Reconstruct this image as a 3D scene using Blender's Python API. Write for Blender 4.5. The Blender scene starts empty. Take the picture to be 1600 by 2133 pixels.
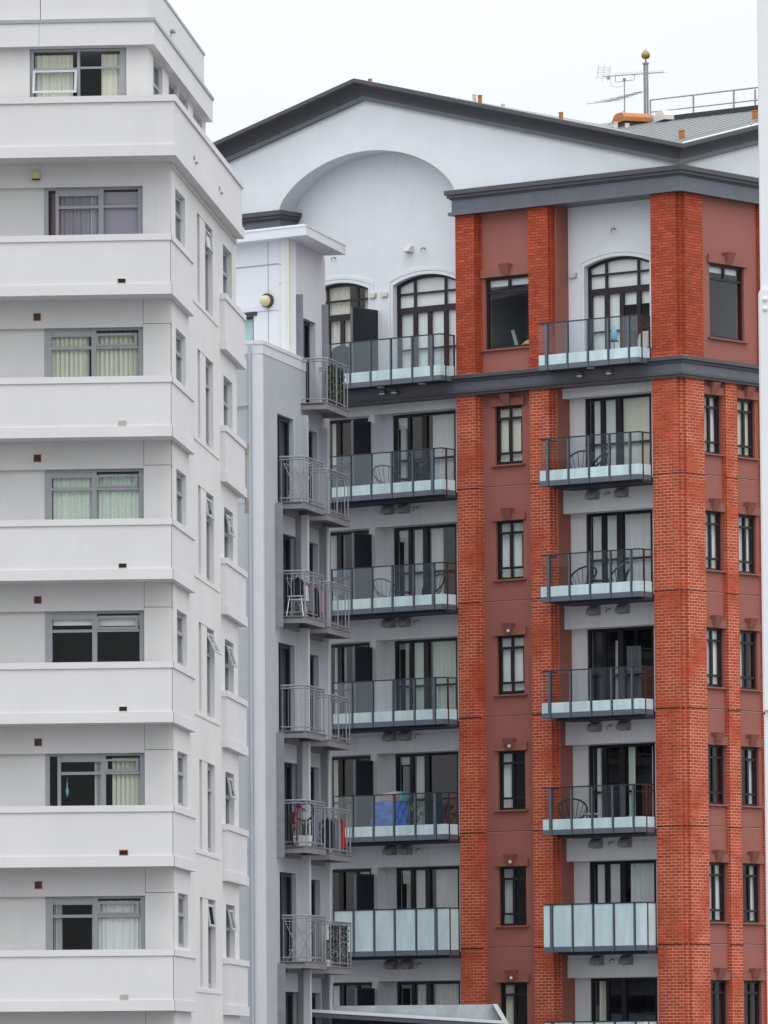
import bpy, bmesh, math, random
from mathutils import Vector, Matrix
random.seed(7)
S = bpy.context.scene
COL = S.collection
R = math.radians

# ------------------------------------------------------------------ camera
F_PX, PITCH, ROLL, CAMZ = 13627.5, 0.0856, -0.0068, 8.6
cam_d = bpy.data.cameras.new("camera")
cam_d.sensor_fit = 'HORIZONTAL'; cam_d.sensor_width = 36.0
cam_d.lens = 36.0 * F_PX / 1600.0
cam_d.clip_start = 0.5; cam_d.clip_end = 6000
cam = bpy.data.objects.new("camera", cam_d); COL.objects.link(cam)
cp, sp, cr, sr = math.cos(PITCH), math.sin(PITCH), math.cos(ROLL), math.sin(ROLL)
fw = Vector((0, cp, sp)); up = Vector((0, -sp, cp)); rt = Vector((1, 0, 0))
rx = rt * cr + up * sr; uy = up * cr - rt * sr
m = Matrix.Identity(4)
for i in range(3):
    m[i][0] = rx[i]; m[i][1] = uy[i]; m[i][2] = -fw[i]
m[2][3] = CAMZ
cam.matrix_world = m
S.camera = cam

# ------------------------------------------------------------------ world: overcast daylight
SUN_EL, SUN_AZ = R(60), R(165)          # azimuth clockwise from +Y
W = bpy.data.worlds.new("World"); S.world = W; W.use_nodes = True
wn, wl = W.node_tree.nodes, W.node_tree.links
wn.clear()
out = wn.new('ShaderNodeOutputWorld'); bg1 = wn.new('ShaderNodeBackground'); bg2 = wn.new('ShaderNodeBackground'); add = wn.new('ShaderNodeMixShader'); add.inputs[0].default_value = .86   # cloud cover
sky = wn.new('ShaderNodeTexSky'); sky.sky_type = 'NISHITA'; sky.sun_disc = False
sky.sun_elevation = SUN_EL; sky.sun_rotation = SUN_AZ; sky.dust_density = 4.0
wl.new(sky.outputs[0], bg1.inputs[0]); bg1.inputs[1].default_value = 0.10
# overcast cloud layer: the standard overcast sky, three times brighter overhead than at the horizon
tc = wn.new('ShaderNodeTexCoord'); sx = wn.new('ShaderNodeSeparateXYZ'); wl.new(tc.outputs['Generated'], sx.inputs[0])
mr = wn.new('ShaderNodeMapRange'); wl.new(sx.outputs[2], mr.inputs[0])
mr.inputs[1].default_value = 0.0; mr.inputs[2].default_value = 1.0; mr.inputs[3].default_value = 0.80; mr.inputs[4].default_value = 3.0
cl = wn.new('ShaderNodeTexNoise'); cl.inputs['Scale'].default_value = 6.0; cl.inputs['Detail'].default_value = 4.0
wl.new(tc.outputs['Generated'], cl.inputs['Vector'])
cm = wn.new('ShaderNodeMapRange'); wl.new(cl.outputs[0], cm.inputs[0]); cm.inputs[3].default_value = 0.90; cm.inputs[4].default_value = 1.10
mu = wn.new('ShaderNodeMath'); mu.operation = 'MULTIPLY'; wl.new(mr.outputs[0], mu.inputs[0]); wl.new(cm.outputs[0], mu.inputs[1])
bg2.inputs[0].default_value = (0.965, 0.98, 1.0, 1)
wl.new(mu.outputs[0], bg2.inputs[1])
wl.new(bg1.outputs[0], add.inputs[1]); wl.new(bg2.outputs[0], add.inputs[2]); wl.new(add.outputs[0], out.inputs[0])

sd = bpy.data.lights.new("sun", 'SUN'); sd.energy = 0.5; sd.angle = R(25); sd.color = (1.0, 0.96, 0.91)
so = bpy.data.objects.new("sun", sd); COL.objects.link(so)
sv = Vector((math.sin(SUN_AZ) * math.cos(SUN_EL), math.cos(SUN_AZ) * math.cos(SUN_EL), math.sin(SUN_EL)))
so.rotation_euler = sv.to_track_quat('Z', 'Y').to_euler()
S.view_settings.view_transform = 'Standard'; S.view_settings.look = 'None'
S.view_settings.exposure = 0.0; S.view_settings.gamma = 1.0

# ------------------------------------------------------------------ materials
def new_mat(name):
    mt = bpy.data.materials.new(name); mt.use_nodes = True
    nt = mt.node_tree; nt.nodes.clear()
    o = nt.nodes.new('ShaderNodeOutputMaterial')
    return mt, nt, o
def plain(name, col, rough=0.6, metal=0.0, var=0.06, scale=6.0, streak=0.0, bump=0.0, spec=0.4, grime=0.0):
    mt, nt, o = new_mat(name); N, Lk = nt.nodes, nt.links
    b = N.new('ShaderNodeBsdfPrincipled'); Lk.new(b.outputs[0], o.inputs[0])
    b.inputs['Roughness'].default_value = rough; b.inputs['Metallic'].default_value = metal
    b.inputs['Specular IOR Level'].default_value = spec
    t = N.new('ShaderNodeTexCoord')
    n = N.new('ShaderNodeTexNoise'); n.inputs['Scale'].default_value = scale; n.inputs['Detail'].default_value = 6
    Lk.new(t.outputs['Object'], n.inputs['Vector'])
    r = N.new('ShaderNodeMapRange'); Lk.new(n.outputs[0], r.inputs[0])
    r.inputs[1].default_value = .25; r.inputs[2].default_value = .75; r.inputs[3].default_value = 1 - var; r.inputs[4].default_value = 1 + var
    fac = r.outputs[0]
    if streak:
        mp = N.new('ShaderNodeMapping'); mp.inputs['Scale'].default_value = (5.0, 5.0, 0.28)
        Lk.new(t.outputs['Object'], mp.inputs[0])
        n2 = N.new('ShaderNodeTexNoise'); n2.inputs['Scale'].default_value = 1.6; n2.inputs['Detail'].default_value = 8; n2.inputs['Roughness'].default_value = .65
        Lk.new(mp.outputs[0], n2.inputs['Vector'])
        r2 = N.new('ShaderNodeMapRange'); Lk.new(n2.outputs[0], r2.inputs[0])
        r2.inputs[1].default_value = .5; r2.inputs[2].default_value = .8; r2.inputs[3].default_value = 1.0; r2.inputs[4].default_value = 1 - streak
        mm = N.new('ShaderNodeMath'); mm.operation = 'MULTIPLY'; Lk.new(fac, mm.inputs[0]); Lk.new(r2.outputs[0], mm.inputs[1]); fac = mm.outputs[0]
    if grime:
        n3 = N.new('ShaderNodeTexNoise'); n3.inputs['Scale'].default_value = .55; n3.inputs['Detail'].default_value = 5
        Lk.new(t.outputs['Object'], n3.inputs['Vector'])
        r3 = N.new('ShaderNodeMapRange'); Lk.new(n3.outputs[0], r3.inputs[0])
        r3.inputs[1].default_value = .35; r3.inputs[2].default_value = .7; r3.inputs[3].default_value = 1.0; r3.inputs[4].default_value = 1 - grime
        mm = N.new('ShaderNodeMath'); mm.operation = 'MULTIPLY'; Lk.new(fac, mm.inputs[0]); Lk.new(r3.outputs[0], mm.inputs[1]); fac = mm.outputs[0]
    mx = N.new('ShaderNodeMix'); mx.data_type = 'RGBA'; mx.blend_type = 'MULTIPLY'; mx.inputs[0].default_value = 1
    mx.inputs[6].default_value = (*col, 1); Lk.new(fac, mx.inputs[7]); Lk.new(mx.outputs[2], b.inputs['Base Color'])
    if bump:
        bn = N.new('ShaderNodeBump'); bn.inputs['Strength'].default_value = bump; bn.inputs['Distance'].default_value = .01
        nb = N.new('ShaderNodeTexNoise'); nb.inputs['Scale'].default_value = 45; nb.inputs['Detail'].default_value = 4
        Lk.new(t.outputs['Object'], nb.inputs['Vector']); Lk.new(nb.outputs[0], bn.inputs['Height']); Lk.new(bn.outputs[0], b.inputs['Normal'])
    return mt
def brick(name):
    mt, nt, o = new_mat(name); N, Lk = nt.nodes, nt.links
    b = N.new('ShaderNodeBsdfPrincipled'); Lk.new(b.outputs[0], o.inputs[0]); b.inputs['Roughness'].default_value = .82
    b.inputs['Specular IOR Level'].default_value = .25
    t = N.new('ShaderNodeTexCoord'); sn = N.new('ShaderNodeSeparateXYZ'); so_ = N.new('ShaderNodeSeparateXYZ')
    Lk.new(t.outputs['Normal'], sn.inputs[0]); Lk.new(t.outputs['Object'], so_.inputs[0])
    ab = N.new('ShaderNodeMath'); ab.operation = 'ABSOLUTE'; Lk.new(sn.outputs[0], ab.inputs[0])
    gt = N.new('ShaderNodeMath'); gt.operation = 'GREATER_THAN'; gt.inputs[1].default_value = .5; Lk.new(ab.outputs[0], gt.inputs[0])
    mf = N.new('ShaderNodeMix'); mf.data_type = 'FLOAT'; Lk.new(gt.outputs[0], mf.inputs[0]); Lk.new(so_.outputs[0], mf.inputs[2]); Lk.new(so_.outputs[1], mf.inputs[3])
    cb = N.new('ShaderNodeCombineXYZ'); Lk.new(mf.outputs[0], cb.inputs[0]); Lk.new(so_.outputs[2], cb.inputs[1])
    br = N.new('ShaderNodeTexBrick'); Lk.new(cb.outputs[0], br.inputs['Vector'])
    br.inputs['Scale'].default_value = 1; br.inputs['Brick Width'].default_value = .225; br.inputs['Row Height'].default_value = .0755
    br.inputs['Mortar Size'].default_value = .0075; br.inputs['Mortar Smooth'].default_value = .15; br.inputs['Bias'].default_value = 0
    br.inputs['Color1'].default_value = (.47, .084, .040, 1); br.inputs['Color2'].default_value = (.31, .055, .029, 1)
    # mortar: pale in the lower storeys, smeared over in patches; dark raked joints under the roof
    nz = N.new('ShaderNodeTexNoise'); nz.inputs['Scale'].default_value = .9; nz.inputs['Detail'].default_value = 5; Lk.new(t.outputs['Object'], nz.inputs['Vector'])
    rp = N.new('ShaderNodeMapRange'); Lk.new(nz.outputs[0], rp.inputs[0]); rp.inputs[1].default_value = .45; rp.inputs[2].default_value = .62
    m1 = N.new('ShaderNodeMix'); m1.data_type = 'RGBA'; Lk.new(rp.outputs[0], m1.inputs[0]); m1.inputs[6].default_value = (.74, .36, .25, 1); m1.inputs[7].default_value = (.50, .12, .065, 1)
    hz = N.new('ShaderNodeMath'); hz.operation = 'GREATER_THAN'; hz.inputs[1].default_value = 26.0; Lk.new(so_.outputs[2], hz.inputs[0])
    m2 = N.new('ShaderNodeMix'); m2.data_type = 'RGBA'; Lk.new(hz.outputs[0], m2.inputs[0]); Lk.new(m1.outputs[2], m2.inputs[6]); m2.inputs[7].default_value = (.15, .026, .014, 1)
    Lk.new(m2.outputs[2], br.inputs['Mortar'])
    n2 = N.new('ShaderNodeTexNoise'); n2.inputs['Scale'].default_value = 3.0; n2.inputs['Detail'].default_value = 8; Lk.new(t.outputs['Object'], n2.inputs['Vector'])
    r2 = N.new('ShaderNodeMapRange'); Lk.new(n2.outputs[0], r2.inputs[0]); r2.inputs[1].default_value = .25; r2.inputs[2].default_value = .75; r2.inputs[3].default_value = .84; r2.inputs[4].default_value = 1.16
    mx = N.new('ShaderNodeMix'); mx.data_type = 'RGBA'; mx.blend_type = 'MULTIPLY'; mx.inputs[0].default_value = 1
    Lk.new(br.outputs['Color'], mx.inputs[6]); Lk.new(r2.outputs[0], mx.inputs[7]); Lk.new(mx.outputs[2], b.inputs['Base Color'])
    bn = N.new('ShaderNodeBump'); bn.inputs['Strength'].default_value = .5; bn.inputs['Distance'].default_value = .008; bn.invert = True
    Lk.new(br.outputs['Fac'], bn.inputs['Height']); Lk.new(bn.outputs[0], b.inputs['Normal'])
    return mt
def glass(name, tint=(.92, .96, .96), refl=1.0, ior=1.6, haze=0.0, hazecol=(.6, .66, .68), gcol=(.95, .97, 1)):
    mt, nt, o = new_mat(name); N, Lk = nt.nodes, nt.links
    tr = N.new('ShaderNodeBsdfTransparent'); tr.inputs[0].default_value = (*tint, 1)
    gl = N.new('ShaderNodeBsdfGlossy'); gl.inputs['Roughness'].default_value = .015; gl.inputs[0].default_value = (*gcol, 1)
    lw = N.new('ShaderNodeLayerWeight'); lw.inputs[0].default_value = .5
    pw = N.new('ShaderNodeMath'); pw.operation = 'POWER'; pw.inputs[1].default_value = 5; Lk.new(lw.outputs['Facing'], pw.inputs[0])
    f0 = ((ior - 1) / (ior + 1)) ** 2 * 1.4
    ml = N.new('ShaderNodeMath'); ml.operation = 'MULTIPLY_ADD'; ml.inputs[1].default_value = (1 - f0) * refl; ml.inputs[2].default_value = f0 * refl; ml.use_clamp = True; Lk.new(pw.outputs[0], ml.inputs[0])
    base = tr.outputs[0]
    if haze:
        df = N.new('ShaderNodeBsdfDiffuse'); df.inputs[0].default_value = (*hazecol, 1)
        m0 = N.new('ShaderNodeMixShader'); m0.inputs[0].default_value = haze; Lk.new(base, m0.inputs[1]); Lk.new(df.outputs[0], m0.inputs[2]); base = m0.outputs[0]
    mx = N.new('ShaderNodeMixShader'); Lk.new(ml.outputs[0], mx.inputs[0]); Lk.new(base, mx.inputs[1]); Lk.new(gl.outputs[0], mx.inputs[2])
    Lk.new(mx.outputs[0], o.inputs[0])
    return mt
def frosted(name, col):
    mt, nt, o = new_mat(name); N, Lk = nt.nodes, nt.links
    df = N.new('ShaderNodeBsdfDiffuse'); df.inputs[0].default_value = (*col, 1)
    tl = N.new('ShaderNodeBsdfTranslucent'); tl.inputs[0].default_value = (*col, 1)
    gl = N.new('ShaderNodeBsdfGlossy'); gl.inputs['Roughness'].default_value = .25
    t = N.new('ShaderNodeTexCoord'); mp = N.new('ShaderNodeMapping'); mp.inputs['Scale'].default_value = (2.2, 2.2, .5); Lk.new(t.outputs['Object'], mp.inputs[0])
    n = N.new('ShaderNodeTexNoise'); n.inputs['Scale'].default_value = 2.0; n.inputs['Detail'].default_value = 5; Lk.new(mp.outputs[0], n.inputs['Vector'])
    r = N.new('ShaderNodeMapRange'); Lk.new(n.outputs[0], r.inputs[0]); r.inputs[1].default_value = .3; r.inputs[2].default_value = .75; r.inputs[3].default_value = 1.06; r.inputs[4].default_value = .78
    c = N.new('ShaderNodeMix'); c.data_type = 'RGBA'; c.blend_type = 'MULTIPLY'; c.inputs[0].default_value = 1; c.inputs[6].default_value = (*col, 1); Lk.new(r.outputs[0], c.inputs[7]); Lk.new(c.outputs[2], df.inputs[0])
    m0 = N.new('ShaderNodeMixShader'); m0.inputs[0].default_value = .22; Lk.new(df.outputs[0], m0.inputs[1]); Lk.new(tl.outputs[0], m0.inputs[2])
    m1 = N.new('ShaderNodeMixShader'); m1.inputs[0].default_value = .06; Lk.new(m0.outputs[0], m1.inputs[1]); Lk.new(gl.outputs[0], m1.inputs[2])
    Lk.new(m1.outputs[0], o.inputs[0])
    return mt
def cloth(name, col, trans=.3):
    mt, nt, o = new_mat(name); N, Lk = nt.nodes, nt.links
    df = N.new('ShaderNodeBsdfDiffuse'); df.inputs[0].default_value = (*col, 1)
    tl = N.new('ShaderNodeBsdfTranslucent'); tl.inputs[0].default_value = (*col, 1)
    m0 = N.new('ShaderNodeMixShader'); m0.inputs[0].default_value = trans; Lk.new(df.outputs[0], m0.inputs[1]); Lk.new(tl.outputs[0], m0.inputs[2])
    Lk.new(m0.outputs[0], o.inputs[0])
    return mt

M = dict(
    white=plain('white_plaster', (.655, .655, .65), .75, var=.03, scale=2.0, streak=.045, bump=.2, grime=.07),
    white2=plain('white_plaster_smooth', (.65, .65, .655), .7, var=.02, scale=1.2, streak=.03, bump=.15, grime=.05),
    pale=plain('pale_blue_plaster', (.71, .75, .79), .75, var=.03, scale=1.6, streak=.05, bump=.12, grime=.04),
    palegrey=plain('grey_bay_plaster', (.70, .72, .755), .75, var=.03, scale=1.6, streak=.14, bump=.12, grime=.10),
    grey=plain('grey_render', (.43, .46, .50), .78, var=.05, scale=2.2, streak=.12, bump=.25, grime=.10),
    greylight=plain('light_grey_render', (.60, .62, .655), .75, var=.03, scale=2.0, streak=.06, bump=.12),
    panel=plain('white_cladding_panel', (.68, .705, .75), .5, var=.02, scale=1.5, streak=.03),
    cream=plain('cream_column_paint', (.68, .66, .57), .6, var=.03, scale=2.0),
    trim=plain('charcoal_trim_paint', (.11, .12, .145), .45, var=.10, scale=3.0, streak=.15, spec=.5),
    cove=plain('charcoal_cove_shade', (.058, .060, .070), .5, var=.12, scale=3.0, streak=.12),  # same trim paint, with the shade of the downward-facing cove put into the colour
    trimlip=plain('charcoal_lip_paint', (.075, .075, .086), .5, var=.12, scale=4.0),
    brown=plain('brown_plaster', (.31, .112, .088), .75, var=.04, scale=2.0, streak=.06, bump=.12, grime=.06),
    browntrim=plain('brown_moulding', (.27, .098, .076), .7, var=.05, scale=3.0),
    brick=brick('red_brick'),
    seam=plain('sealant_line', (.17, .17, .17), .8),
    beadlit=plain('brown_bead_highlight', (.50, .24, .20), .7),  # painted highlight: lighter brown for the light a bead catches
    joint=plain('dark_joint', (.03, .010, .008), .9),
    black=plain('black_frame', (.013, .012, .015), .4, var=.1),
    bronze=plain('dark_bronze_frame', (.020, .015, .017), .4, var=.1),
    alu=plain('grey_aluminium_frame', (.32, .33, .355), .4, var=.05, spec=.5),
    alulight=plain('pale_aluminium_frame', (.52, .53, .56), .4, var=.04),
    slate=plain('slate_balcony_metal', (.115, .138, .175), .4, var=.08, spec=.5),
    slatedark=plain('dark_balcony_metal', (.030, .034, .045), .5, var=.1),
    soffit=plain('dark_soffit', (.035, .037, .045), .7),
    screen=plain('black_privacy_screen', (.012, .014, .022), .5, var=.1),
    steel=plain('galvanised_steel', (.27, .285, .315), .42, metal=.1, var=.12, scale=8),
    steeldark=plain('painted_steel', (.25, .255, .285), .5, var=.12, scale=5, streak=.1),
    deck=plain('platform_steel', (.235, .24, .26), .6, var=.12, scale=4, streak=.12),
    room=plain('darkened_interior', (.075, .08, .085), .9),  # walls coloured dark to stand in for daylight fading inside the rooms
    roof=plain('grey_roof_metal', (.15, .165, .17), .5, var=.06, scale=2.0),
    terracotta=plain('terracotta_paint', (.42, .15, .045), .6, var=.15, scale=8),
    offwhite=plain('off_white_plastic', (.62, .61, .57), .5, var=.08, scale=6),
    yellowed=plain('yellowed_plastic', (.60, .53, .33), .45, var=.08, scale=6),
    gold=plain('brass_gold', (.30, .22, .08), .45, metal=.35, var=.12),
    rust=plain('rusty_grille', (.070, .048, .032), .8, var=.4, scale=14),
    dark=plain('dark_void', (.012, .012, .014), .9),
    floor=plain('pale_balcony_tile', (.55, .55, .55), .7), hood=plain('grey_vent_metal', (.30, .295, .295), .5, var=.15, scale=9),
    pole=plain('white_painted_steel', (.72, .735, .76), .35, var=.03, scale=3, streak=.05, spec=.5),
    navy=plain('navy_band', (.02, .02, .06), .5),
    annexwall=plain('blue_grey_cladding', (.085, .09, .125), .6, var=.08, streak=.1),
    annexroof=plain('weathered_zinc', (.40, .44, .47), .5, var=.2, scale=2.5, streak=.2),
    gutter=plain('white_gutter', (.66, .69, .73), .4, var=.05),
    ground=plain('asphalt_ground', (.15, .15, .152), .95, var=.15, scale=.3),
    pane=glass('window_glass', (.95, .97, .97), 1.0, 1.55),
    pane2=glass('tinted_window_glass', (.70, .76, .78), 1.5, 1.6),
    paneb=glass('clear_window_glass', (.95, .97, .97), .38, 1.5), paned=glass('dark_door_glass', (.70, .76, .78), .35, 1.5),
    rail=glass('balcony_glass', (.94, .97, .975), 1.15, 1.5, gcol=(.84, .93, 1)),
    railclear=glass('clear_glass', (.86, .90, .90), 1.2, 1.5, haze=.05),
    frost=frosted('frosted_glass', (.74, .92, .95)),
    teal=plain('teal_blind', (.42, .62, .58), .7, var=.03),
    curtain=cloth('white_curtain', (.90, .92, .92), .12), curtain_cream=cloth('cream_curtain', (.84, .83, .72), .12),
    curtain_green=cloth('pale_green_curtain', (.78, .87, .79), .12), curtain_grey=cloth('grey_curtain', (.62, .64, .66), .12),
    curtain_lilac=cloth('lilac_curtain', (.50, .47, .56)), curtain_pink=cloth('dusty_pink_curtain', (.45, .26, .29)),
    blind=cloth('white_blind', (.88, .90, .90), .1), vblind=cloth('beige_vertical_blind', (.80, .82, .69), .1),
    blue=cloth('blue_tarpaulin', (.07, .19, .62), .1), card=plain('cardboard', (.34, .19, .12), .85),
    pinkwhite=plain('pale_paper', (.66, .56, .54), .8), mint=plain('mint_plastic', (.10, .42, .36), .5),
    leaf=plain('leaf_green', (.055, .10, .035), .6, var=.4, scale=20), leafdark=plain('dark_leaf', (.022, .040, .026), .6, var=.5, scale=20),
    leafyellow=plain('yellow_green_leaf', (.24, .30, .06), .6, var=.3, scale=20),
    camo=plain('mottled_grey_leaf', (.20, .20, .19), .7, var=.6, scale=25), camodark=plain('dark_mottled_leaf', (.05, .05, .05), .7, var=.5, scale=25),
    clothdark=cloth('charcoal_clothes', (.03, .033, .045), .05), clothgrey=cloth('grey_clothes', (.20, .20, .235), .1),
    clothpink=cloth('mauve_clothes', (.36, .20, .27), .1), clothwhite=cloth('white_clothes', (.75, .74, .70), .2), clothred=cloth('red_clothes', (.40, .03, .03), .1),
    gutterbeige=plain('weathered_gutter', (.36, .33, .27), .6, var=.2, scale=9), navyframe=plain('navy_black_frame', (.018, .021, .032), .4, var=.1),
    chairm=plain('dark_grey_cord', (.030, .033, .038), .5), chrome=plain('polished_chrome', (.70, .71, .73), .22, metal=.6),
    yellow=plain('yellow_cloth', (.62, .46, .14), .8, var=.2, scale=10), rubber=plain('black_rubber', (.012, .012, .013), .8),
    bikered=plain('dark_red_paint', (.16, .012, .015), .4), skyblue=plain('light_blue_plastic', (.18, .45, .60), .5),
)

# ------------------------------------------------------------------ mesh building helpers
class Face:                                   # a vertical wall plane in a building's own axes
    def __init__(s, o, d, n): s.o, s.d, s.n = Vector((*o, 0)), Vector((*d, 0)), Vector((*n, 0))
    def __call__(s, a, d, z): return s.o + s.d * a + s.n * d + Vector((0, 0, z))
FRONT = Face((0, 0), (-1, 0), (0, -1))        # a = metres left of the corner
SIDE = Face((0, 0), (0, 1), (1, 0))           # a = metres back from the corner
WORLD = Face((0, 0), (1, 0), (0, -1))
class MB:
    def __init__(s): s.v, s.f, s.m = [], [], []
    def add(s, vs, fs, mi=0):
        b = len(s.v); s.v += [tuple(v) for v in vs]
        for f in fs: s.f.append([b + i for i in f]); s.m.append(mi)
    def hexa(s, p, mi=0): s.add(p, [(0, 1, 2, 3), (7, 6, 5, 4), (0, 4, 5, 1), (1, 5, 6, 2), (2, 6, 7, 3), (3, 7, 4, 0)], mi)
    def box(s, F, a0, a1, d0, d1, z0, z1, mi=0):
        s.hexa([F(a0, d0, z0), F(a1, d0, z0), F(a1, d1, z0), F(a0, d1, z0), F(a0, d0, z1), F(a1, d0, z1), F(a1, d1, z1), F(a0, d1, z1)], mi)
        return s
    def quad(s, p, mi=0): s.add(p, [(0, 1, 2, 3)], mi)
    def prism(s, F, pts, d0, d1, mi=0):       # polygon in (a,z) extruded in d
        n = len(pts); vs = [F(a, d0, z) for a, z in pts] + [F(a, d1, z) for a, z in pts]
        s.add(vs, [list(range(n)), list(range(2 * n - 1, n - 1, -1))] + [(i, (i + 1) % n, n + (i + 1) % n, n + i) for i in range(n)], mi)
        return s
    def slab(s, pts, z0, z1, mi=0):           # polygon in plan
        n = len(pts); vs = [(x, y, z0) for x, y in pts] + [(x, y, z1) for x, y in pts]
        s.add(vs, [list(range(n)), list(range(2 * n - 1, n - 1, -1))] + [(i, (i + 1) % n, n + (i + 1) % n, n + i) for i in range(n)], mi)
        return s
    def columns(s, F, us, lo, hi, d0, d1, mi=0):   # wall between two height curves
        for i in range(len(us) - 1):
            a, b = us[i], us[i + 1]
            if hi(a) - lo(a) < 1e-4 and hi(b) - lo(b) < 1e-4: continue
            p = [(a, lo(a)), (b, lo(b)), (b, hi(b)), (a, hi(a))]
            v0 = [F(x, d0, z) for x, z in p]; v1 = [F(x, d1, z) for x, z in p]
            fs = [(0, 1, 2, 3), (7, 6, 5, 4), (0, 4, 5, 1), (2, 6, 7, 3)]
            if i == 0: fs.append((3, 7, 4, 0))
            if i == len(us) - 2: fs.append((1, 5, 6, 2))
            s.add(v0 + v1, fs, mi)
        return s
    def grid(s, F, a0, a1, z0, z1, holes, d0, d1, mi=0):   # wall with rectangular openings and their reveals
        A = sorted({a0, a1} | {min(max(h[i], a0), a1) for h in holes for i in (0, 1)}); Z = sorted({z0, z1} | {min(max(h[i], z0), z1) for h in holes for i in (2, 3)})
        def solid(i, j):
            if i < 0 or j < 0 or i >= len(A) - 1 or j >= len(Z) - 1: return False
            a, z = (A[i] + A[i + 1]) / 2, (Z[j] + Z[j + 1]) / 2
            return not any(h[0] < a < h[1] and h[2] < z < h[3] for h in holes)
        for i in range(len(A) - 1):
            for j in range(len(Z) - 1):
                if not solid(i, j): continue
                p = [(A[i], Z[j]), (A[i + 1], Z[j]), (A[i + 1], Z[j + 1]), (A[i], Z[j + 1])]
                v = [F(a, d0, z) for a, z in p] + [F(a, d1, z) for a, z in p]
                fs = [(0, 1, 2, 3), (7, 6, 5, 4)]
                if not solid(i, j - 1): fs.append((0, 4, 5, 1))
                if not solid(i, j + 1): fs.append((2, 6, 7, 3))
                if not solid(i - 1, j): fs.append((3, 7, 4, 0))
                if not solid(i + 1, j): fs.append((1, 5, 6, 2))
                s.add(v, fs, mi)
        return s
    def tube(s, pts, r, n=6, mi=0, closed=False):
        pts = [Vector(p) for p in pts]; N = len(pts); rings = []
        for i, p in enumerate(pts):
            if closed: t = pts[(i + 1) % N] - pts[i - 1]
            else: t = pts[min(i + 1, N - 1)] - pts[max(i - 1, 0)]
            t.normalize(); ref = Vector((0, 0, 1)) if abs(t.z) < .9 else Vector((1, 0, 0))
            x = t.cross(ref).normalized(); y = t.cross(x)
            rings.append([p + (x * math.cos(2 * math.pi * k / n) + y * math.sin(2 * math.pi * k / n)) * r for k in range(n)])
        vs = [v for rg in rings for v in rg]; fs = []
        for i in range(N if closed else N - 1):
            j = (i + 1) % N
            for k in range(n): fs.append((i * n + k, i * n + (k + 1) % n, j * n + (k + 1) % n, j * n + k))
        if not closed: fs += [list(range(n)), list(range((N - 1) * n, N * n))]
        s.add(vs, fs, mi); return s
    def lathe(s, c, prof, n=16, mi=0):
        vs = []; fs = []
        for r, z in prof: vs += [(c[0] + r * math.cos(2 * math.pi * k / n), c[1] + r * math.sin(2 * math.pi * k / n), c[2] + z) for k in range(n)]
        for i in range(len(prof) - 1):
            for k in range(n): fs.append((i * n + k, i * n + (k + 1) % n, (i + 1) * n + (k + 1) % n, (i + 1) * n + k))
        fs += [list(range(n)), list(range((len(prof) - 1) * n, len(prof) * n))]
        s.add(vs, fs, mi); return s
    def build(s, name, mats, parent=None, smooth=False, recalc=True):
        me = bpy.data.meshes.new(name); me.from_pydata(s.v, [], s.f)
        if not isinstance(mats, (list, tuple)): mats = [mats]
        for k in mats: me.materials.append(M[k])
        for p, mi in zip(me.polygons, s.m): p.material_index = mi; p.use_smooth = smooth
        if recalc:
            bm = bmesh.new(); bm.from_mesh(me); bmesh.ops.remove_doubles(bm, verts=bm.verts, dist=1e-5)
            bmesh.ops.recalc_face_normals(bm, faces=bm.faces); bm.to_mesh(me); bm.free()
        o = bpy.data.objects.new(name, me); COL.objects.link(o)
        if parent: o.parent = parent
        return o
def tag(o, label=None, cat=None, group=None, kind=None):
    if label: o['label'] = label
    if cat: o['category'] = cat
    if group: o['group'] = group
    if kind: o['kind'] = kind
    return o
def thing(name, loc, rz, label, cat, group=None):
    o = bpy.data.objects.new(name, None); COL.objects.link(o); o.empty_display_size = .3
    o.location = loc; o.rotation_euler = (0, 0, rz)
    return tag(o, label, cat, group)
def copy_tree(o, parent=None):
    c = o.copy(); COL.objects.link(c)
    if parent: c.parent = parent
    for ch in [x for x in bpy.data.objects if x.parent == o]: copy_tree(ch, c)
    return c
class Site:                                   # a building's own axes: x right along its front, y back along its side
    def __init__(s, x, y, ang):
        s.o = Vector((x, y, 0)); s.rz = math.atan2(-math.cos(R(ang)), -math.sin(R(ang)))
        s.m = Matrix.Translation(s.o) @ Matrix.Rotation(s.rz, 4, 'Z')
    def w(s, v): return s.m @ Vector(v)

# ------------------------------------------------------------------ ground
gm = MB(); gm.quad([(-1500, -300, 0), (1500, -300, 0), (1500, 3000, 0), (-1500, 3000, 0)])
tag(gm.build('ground', 'ground', recalc=False), 'flat grey asphalt ground', 'ground', kind='structure')

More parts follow.
